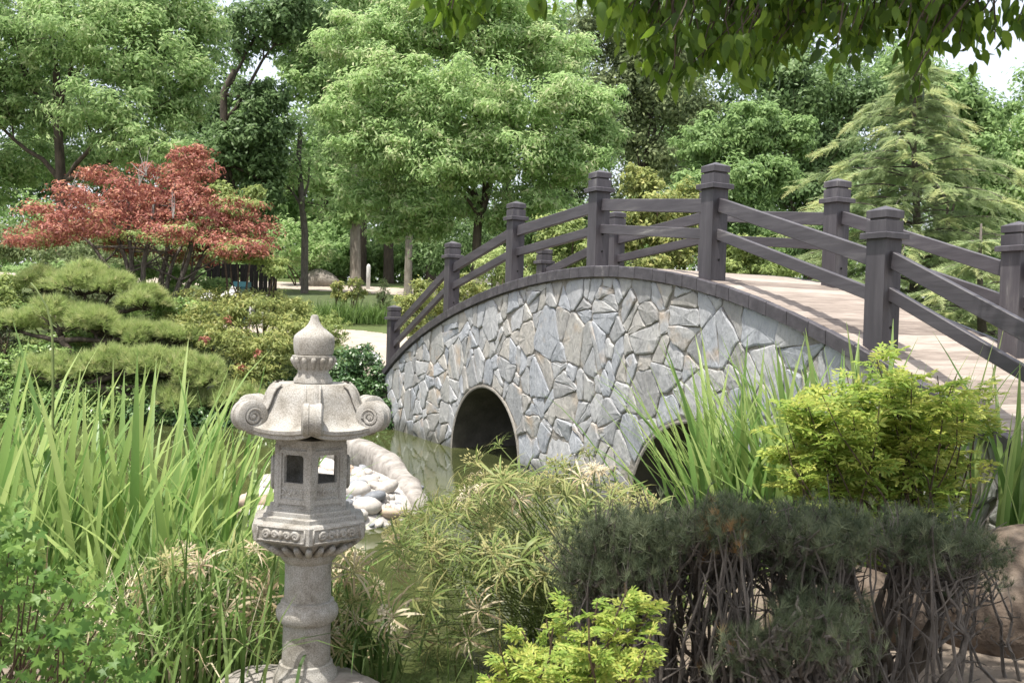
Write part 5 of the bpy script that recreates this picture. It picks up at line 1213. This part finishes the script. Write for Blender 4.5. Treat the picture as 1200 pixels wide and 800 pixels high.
def nandina(name, label, root, canes, meshes, L, per, cat='shrub', rs_=.14):
    base = np.array([root[0], root[1], float(ground_h(root[0], root[1]))]); t = thing(name, label, cat, base, 0); mb = MB(); sp_ = []
    for tip in canes:
        tip = np.array(tip); r0 = base + np.array([rng.normal(0, rs_), rng.normal(0, rs_ * .7), -.05]); path = wob(r0, tip, 8, .02); mb.tube(list(path), list(np.linspace(.008, .0025, 8)), 5, False)
        for _ in range(per):
            s = 1 - abs(rng.normal(0, .28)); s = max(.15, s); p = path[min(6, int(s * 7))] + (path[7] - path[6]) * rng.random(); a = rng.uniform(0, 6.28)
            sp_.append((p, np.array([math.cos(a), math.sin(a), rng.uniform(-.1, .9)]), L * rng.uniform(.55, 1.15)))
    sp_.sort(key=lambda q: np.linalg.norm(q[0] - np.array([0, 0, EYE])))
    for i, (p, dr, l) in enumerate(sp_):
        sp_[i] = (p, frames(nrmz(dr)[None], nrmz(np.array([0, 0, 1.]) + rng.normal(0, .3, 3))[None])[0], l)
    for p, Rm, l in sp_[:300]:
        o = link('spray', meshes[rng.integers(len(meshes))], t, p - base, Matrix(Rm.tolist()).to_euler(), (l, l, l))
    for k in range(4):
        q = sp_[300 + k::4]
        if q:
            me = meshes[k]; tv = [tuple(v.co) for v in me.vertices]; tf = [tuple(p.vertices) for p in me.polygons]
            tt = np.zeros(len(tv), np.float32); me.attributes['tint'].data.foreach_get('value', tt)
            o = link('spray', scatter('spray', tv, tf, np.array([x[1] for x in q]), np.array([x[0] for x in q]), np.array([x[2] for x in q]), M['nandina'], rng.uniform(-.1, .25, len(q)), off=base, tt=tt), t); o['kind'] = 'stuff'
    mb.build('cane', M['cane'], t, False, off=base); return t
rng = np.random.default_rng(111)
canes = []
for _ in range(58):
    u = rng.uniform(912, 1150); top = np.interp(u, [900, 930, 980, 1030, 1080, 1130, 1165], [500, 455, 425, 402, 430, 425, 470]); v = top + abs(rng.normal(0, 1)) * 48 + 5
    canes.append(P(u, min(v, 580), rng.uniform(4.75, 5.6)))
nandina('nandina', 'large airy yellow green nandina bush in front of the bridge deck at right', (2.15, 5.2), canes, NS, .15, 17, rs_=.26)
canes = [P(u, v, D) for u, v, D in ((735, 690, 2.9), (760, 715, 2.95), (700, 705, 2.9), (665, 712, 2.9), (640, 725, 2.95), (610, 735, 2.95), (680, 740, 2.8), (725, 735, 2.85), (755, 760, 2.8), (625, 765, 2.9), (700, 770, 2.75), (655, 770, 2.8), (600, 770, 3.0), (740, 790, 2.75), (732, 682, 2.95), (768, 700, 3.0), (690, 722, 2.7), (585, 755, 2.95), (572, 790, 2.9), (630, 790, 2.75), (765, 735, 2.75), (648, 735, 2.65), (715, 715, 3.05))]
nandina('nandina', 'small bright yellow green nandina with orange tips in the front centre', (.22, 3.0), canes, NB, .066, 15, rs_=.08)

# ------------------------------------------------------------------ clipped dark pines at front right
def needle_tuft(n, L, seed): return tuft_template(n, L, .045, .8, seed)
def clipped_pine(label, root, main, layer, bare, ntw, npads=None, thick=.035, green=1.0, bark='bark', thicket=0):
    base = np.array([root[0], root[1], float(ground_h(root[0], root[1]))]); t = thing('clipped_pine', label, 'pine', base, 0, 'clipped dark pines in the right foreground')
    nodes = []
    for tip in main:                     # twisted trunks
        tip = np.array(tip); r0 = base + np.array([rng.normal(0, .05), rng.normal(0, .05), -.08]); path = wob(r0, tip, 9, .022); mb = MB(); mb.tube(list(path), list(np.linspace(thick, thick * .35, 9)), 8); mb.build('trunk', M[bark], t, True, off=base); nodes += list(path[3:])
    nodes = np.array(nodes); targets = layer
    mb = MB(); mid = []
    for p in targets:                    # bare branches reaching up into the clipped top
        dd = np.linalg.norm((nodes - p) * np.array([1, 1, .6]), axis=1) + np.where(nodes[:, 2] > p[2] - .06, 5, 0); k = np.argsort(dd)[rng.integers(0, 4)]; q = wob(nodes[k], p, 7, .014); mb.tube(list(q), list(np.linspace(.009, .0035, 7)), 5, False); mid += [q[2], q[3], q[4]]
    mid = np.array(mid)
    for _ in range(thicket):             # thin bare stems from the ground up into the clipped top
        p = targets[rng.integers(len(targets))]; r0 = np.array([p[0] + rng.normal(0, .12), p[1] + rng.normal(0, .1), base[2] - .05]); q = wob(r0, p, 8, .02); mb.tube(list(q), list(np.linspace(.010, .003, 8)), 4, False); mid = np.concatenate([mid, q[2:6]])
    for _ in range(ntw):                 # dead twigs inside
        a = mid[rng.integers(len(mid))]; e = a + np.array([rng.normal(0, .06), rng.normal(0, .05), abs(rng.normal(.05, .07))]); mb.tube(list(wob(a, e, 4, .008)), [.004, .0032, .0025, .0015], 4, False)
    mb.build('branch', M['greybark'], t, False, off=base)
    tv, tf = tuft_template(30, 1, .032, .8, 3)
    T = []; Dd = []
    for p in targets:
        for _ in range(green if isinstance(green, int) else 5):
            T.append(p + rng.normal(0, 1, 3) * np.array([.05, .06, .03])); Dd.append(nrmz(np.array([rng.normal(0, .5), rng.normal(0, .5), 1.0])))
    T = np.array(T); n = len(T); up_ = 600 + FPX * T[:, 0] / T[:, 1]
    dry = (np.abs(up_ - 855) < 26) & (rng.random(n) < .25)
    if dry.sum() > 3: link('dry_needles', scatter('dry_needles', tv, tf, frames(np.array(Dd)[dry], rand_unit(dry.sum())), T[dry], rng.uniform(.03, .055, dry.sum()), M['rust'], rng.uniform(0, 1, dry.sum()), off=base), t)
    T = T[~dry]; Dd = np.array(Dd)[~dry]; n = len(T)
    link('needles', scatter('needles', tv, tf, frames(np.array(Dd), rand_unit(n)), T, rng.uniform(.034, .068, n), M['bluepine'], np.clip(rng.normal(.45, .2, n), 0, 1), off=base), t)
    return t
rng = np.random.default_rng(121)
def layer_pts(n, u0, u1, topf, depth, D0, D1):
    out = []; k = max(6, n // 7); cl = [(rng.uniform(u0, u1), rng.uniform(D0, D1), rng.normal(0, 8)) for _ in range(k)]
    for i in range(n):
        cu, cD, cv = cl[i % k]; u = min(max(cu + rng.normal(0, 13), u0 - 12), u1 + 12); out.append(P(u, topf(u) + cv + abs(rng.normal(0, 1)) * depth, cD + rng.normal(0, .05)))
    return np.array(out)
topL = lambda u: np.interp(u, [665, 690, 740, 800, 860, 920, 980], [650, 628, 612, 606, 600, 606, 612])
topR = lambda u: np.interp(u, [900, 960, 1020, 1080, 1130, 1165], [608, 612, 618, 618, 622, 640])
lay = np.concatenate([layer_pts(260, 690, 975, topL, 20, 3.3, 4.2), layer_pts(90, 668, 760, lambda u: topL(u) + 8, 50, 3.35, 3.9)])
mainL = [P(u, v, 3.7) for u, v in ((720, 690), (760, 680), (800, 670), (840, 665), (880, 670), (920, 668), (700, 720), (860, 690), (780, 700), (940, 690), (735, 665), (775, 655), (820, 650), (900, 652), (690, 690), (955, 668))]
clipped_pine('left clipped dark pine with a thicket of bare grey stems', (.72, 3.68), mainL, lay, 0, 2600, thick=.016, green=9, thicket=150)
lay = layer_pts(110, 940, 1160, topR, 20, 3.4, 4.2)
mainR = [P(u, v, 3.75) for u, v in ((1035, 690), (1060, 680), (1000, 690), (1090, 690), (1120, 665), (980, 680), (1045, 660))]
clipped_pine('right clipped dark pine on a stout twisted trunk before the brown boulder', (1.5, 3.78), mainR, lay, 0, 900, thick=.036, green=9, thicket=30)
lay = np.concatenate([layer_pts(60, 865, 1000, lambda u: np.interp(u, [865, 930, 1000], [745, 722, 735]), 22, 3.0, 3.4), layer_pts(22, 930, 1000, lambda u: 715, 10, 3.1, 3.4)])
clipped_pine('low green pine sprig spreading beneath the clipped pine thicket', (1.12, 3.2), [P(u, v, 3.2) for u, v in ((900, 765), (940, 750), (980, 755), (880, 770))], lay, 0, 20, thick=.02, green=5)
mb = MB(); q = [P(u, v, 3.5) for u, v in ((1095, 815), (1110, 790), (1128, 765), (1133, 745), (1122, 730), (1125, 715), (1112, 700), (1108, 680))]; mb.tube(q, list(np.linspace(.017, .004, 8)), 7)
for i in (3, 4, 5, 6):
    mb.tube(list(wob(q[i], q[i] + np.array([rng.normal(0, .05), 0, .07]), 4, .006)), [.006, .005, .004, .002], 4)
tag(mb.build('dead_trunk', M['greybark'], None, True), 'bare grey twisted dead stem in front of the brown boulder', 'dead stem')
grass_tuft('grass_tuft', 'dark mondo grass tuft at the lower right corner', P(1165, 790, 3.75) * np.array([1, 1, 0]) + np.array([0, 0, .2]), 300, .16, .007, M['bluepine'], lean=1.2, rb=.13)

# ------------------------------------------------------------------ lobed leaf bush at lower left: nearest leaves are parts
lob = []
for i in range(5):
    a = math.pi / 2 + (i - 2) * 1.05; R1 = (.72, .86, 1.0, .86, .72)[i]
    lob.append((R1 * math.cos(a), R1 * math.sin(a), -.1 * (i != 2)))
    if i < 4:
        a2 = a + .525; lob.append((.46 * math.cos(a2), .46 * math.sin(a2), .04))
lobv = [(0, -.02, 0)] + [lob[i] for i in range(len(lob))]
lobf = [(0, i, i + 1) for i in range(1, len(lob))]
rng = np.random.default_rng(131)
LM = []
for i in range(6):
    V = [(x * random.uniform(.9, 1.1), y * random.uniform(.9, 1.1), z + random.uniform(-.06, .06)) for x, y, z in lobv]; LM.append(mesh_np('leaf', V, np.array(lobf), np.full(len(lobf), 3), M['bushleaf'], np.clip([random.uniform(0, .3)] * len(V), 0, 1)))
base = np.array([-1.75, 3.1, .2]); bt = thing('lobed_leaf_bush', 'glossy green bush with lobed leaves in the lower left corner', 'shrub', base)
mb = MB(); spots = []
for _ in range(120):
    u = rng.uniform(-60, 150); top = np.interp(u, [-60, 0, 40, 90, 130, 150], [600, 610, 640, 690, 740, 770]); v = top + rng.random() ** 1.3 * 170; e = P(u, v, rng.uniform(2.55, 3.25)); r0 = base + np.array([rng.normal(0, .1), rng.normal(0, .1), -.3]); q = wob(r0, e, 7, .02); mb.tube(list(q), list(np.linspace(.006, .002, 7)), 4, False)
    for s in range(12): spots.append(q[-1] + rng.normal(0, .055, 3))
mb.build('stem', M['cane'], bt, False, off=base)
spots = np.array(spots); order = np.argsort(np.linalg.norm(spots - np.array([0, 0, EYE]), axis=1)); nn = nrmz(np.array([.15, -.75, .75]) + rng.normal(0, .5, (len(spots), 3))); dr = nrmz(rng.normal(0, .6, (len(spots), 3)) + np.array([0, 0, -.5]))
Fm = frames(dr, nn)
for i in order[:300]:
    s = rng.uniform(.022, .036); o = link('leaf', LM[rng.integers(6)], bt, spots[i] - base, Matrix(Fm[i].tolist()).to_euler(), (s, s, s))
rest = order[300:]
o = link('leaf', scatter('leaf', lobv, lobf, Fm[rest], spots[rest], rng.uniform(.022, .036, len(rest)), M['bushleaf'], rng.uniform(0, .6, len(rest)), off=base), bt); o['kind'] = 'stuff'

# ------------------------------------------------------------------ the overhanging tree: limb, twigs and hanging leaves
rng = np.random.default_rng(141)
ov = []
base = np.array([4.6, 2.6, float(ground_h(4.6, 2.6))]); ot = thing('overhanging_tree', 'shady tree overhead whose leafy twigs hang into the top of the view', 'tree', base)
mb = MB(); tr = wob(base - np.array([0, 0, .2]), np.array([4.3, 2.7, 3.6]), 7, .05); mb.tube(list(tr), list(np.linspace(.2, .13, 7)), 10); mb.build('trunk', M['bark'], ot, True, off=base)
limbs = []
for e, r0 in ((P(868, -60, 3.2), .06), (P(1090, -70, 3.4), .05), (P(700, -60, 3.0), .04), (P(560, -50, 2.9), .035), (np.array([2.0, 5.5, 5.2]), .08), (np.array([.8, 3.5, 4.2]), .06), (np.array([3.0, 4.8, 4.6]), .07)):
    q = wob(tr[-1], e, 8, .05); limbs += list(q[3:]); mb = MB(); mb.tube(list(q), list(np.linspace(r0 * 1.3, r0 * .4, 8)), 7); mb.build('limb', M['bark'], ot, True, off=base)
limbs = np.array(limbs)
lowf = lambda u: np.interp(u, [480, 520, 600, 650, 672, 690, 705, 735, 770, 800, 850, 905, 930, 960, 1000, 1030, 1055, 1075, 1100, 1125, 1160, 1200, 1230], [12, 34, 30, 24, 22, -25, 18, 60, 95, 118, 125, 132, 85, 60, 98, 70, 40, 140, 30, 85, 95, 60, 60])
tw = MB(); LS = []
CL = [(rng.uniform(480, 1225) if q % 2 else rng.uniform(715, 1120), rng.uniform(2.7, 3.5), rng.uniform(.55, 1.05)) for q in range(40)]
for q_ in range(300):
    cu_, cD, cf = CL[q_ % len(CL)]
    u = cu_ + rng.normal(0, 15); lb = lowf(u) * cf * 1.12
    if lowf(u) < -10: continue
    D_ = cD + rng.normal(0, .08); v = lb * rng.uniform(.3, 1.0) - 20; e = P(u, v, D_); st_ = e + np.array([rng.normal(.12, .1), rng.normal(0, .1), .32 + .2 * rng.random()])
    k = np.argmin(np.linalg.norm(limbs - st_, axis=1)); q = list(wob(limbs[k], st_, 5, .02)) + list(wob(st_, e, 6, .012)[1:]); tw.tube(q, list(np.linspace(.008, .0018, len(q))), 4, False)
    for s in range(15):
        j = min(len(q) - 1, 3 + int(8 * rng.random() ** .6)); p = np.array(q[j]) + rng.normal(0, .028, 3); LS.append(p)
tw.build('twig', M['bark'], ot, False, off=base)
LS = np.array(LS)
n = len(LS); nn = nrmz(np.column_stack([rng.normal(0, .8, n), -np.abs(rng.normal(.6, .5, n)), rng.normal(.1, .5, n)])); dr = nrmz(np.column_stack([rng.normal(0, .35, n), rng.normal(0, .35, n), -np.abs(rng.normal(.9, .3, n))]))
Fm = frames(dr, nn)
OL = []
for i in range(6):
    V = []; pr = [(0, .0), (.15, .12), (.235, .34), (.215, .56), (.10, .80), (0, 1.0)]; cv = random.uniform(.05, .18)
    for x, y in pr: V += [(-x, y, cv * x * 2 - .15 * y * y), (0, y, -.15 * y * y), (x, y, cv * x * 2 - .15 * y * y)]
    Fs = [(3 * j + a, 3 * j + a + 1, 3 * j + a + 4, 3 * j + a + 3) for j in range(5) for a in (0, 1)]
    OL.append((V, Fs, mesh_np('leaf', V, np.array(Fs), np.full(len(Fs), 4), M['overleaf'], [random.uniform(0, .25)] * len(V), True)))
# in view: inside the frame and nearest
rel = LS - np.array([0, 0, EYE]); dep = rel @ np.array(F); uu = 600 + FPX * (rel @ np.array(RR)) / dep; vv = 400 - FPX * (rel @ np.array(UU)) / dep
vis = np.where((vv > -10) & (uu < 1215))[0]; vis = vis[np.argsort(dep[vis])]; parts_ = set(vis[:300].tolist())
for i in vis[:300]:
    s = rng.uniform(.034, .070); link('leaf', OL[rng.integers(6)][2], ot, LS[i] - base, Matrix(Fm[i].tolist()).to_euler(), (s, s, s))
rest = np.array([i for i in range(n) if i not in parts_])
o = link('leaf', scatter('leaf', OL[0][0], OL[0][1], Fm[rest], LS[rest], rng.uniform(.036, .066, len(rest)), M['overleaf'], rng.uniform(0, .9, len(rest)), off=base), ot); o['kind'] = 'stuff'
# the crown above the frame that throws the shade
lobes = [(np.array(c), np.array(r)) for c, r in (((.3, 2.5, 3.9), (.8, .6, .4)), ((1.3, 2.5, 4.1), (.9, .7, .45)), ((2.3, 2.4, 4.2), (.9, .8, .5)), ((.6, 1.8, 4.4), (.9, .7, .5)), ((2.0, 1.6, 4.6), (1.2, .8, .6)), ((3.2, 2.6, 4.4), (1.1, 1.0, .7)), ((1.7, 3.6, 4.5), (.9, .6, .4)), ((2.4, 4.0, 4.7), (1.0, .8, .45)), ((2.4, 4.9, 5.0), (.9, .6, .4)), ((3.4, 4.3, 4.8), (1.1, 1.0, .6)), ((4.4, 3.4, 5.0), (1.3, 1.3, .9)), ((3.2, 1.4, 5.0), (1.4, 1.2, .9)))]
p, d, nrm, tt_ = clump_cloud(lobes, 24000, .08, sub=26, subr=.32)
link('crown', scatter('crown', LEAF4[0], LEAF4[1], frames(d, nrm), p, rng.uniform(.07, .11, len(p)), M['overleaf'], tt_, off=base), ot)
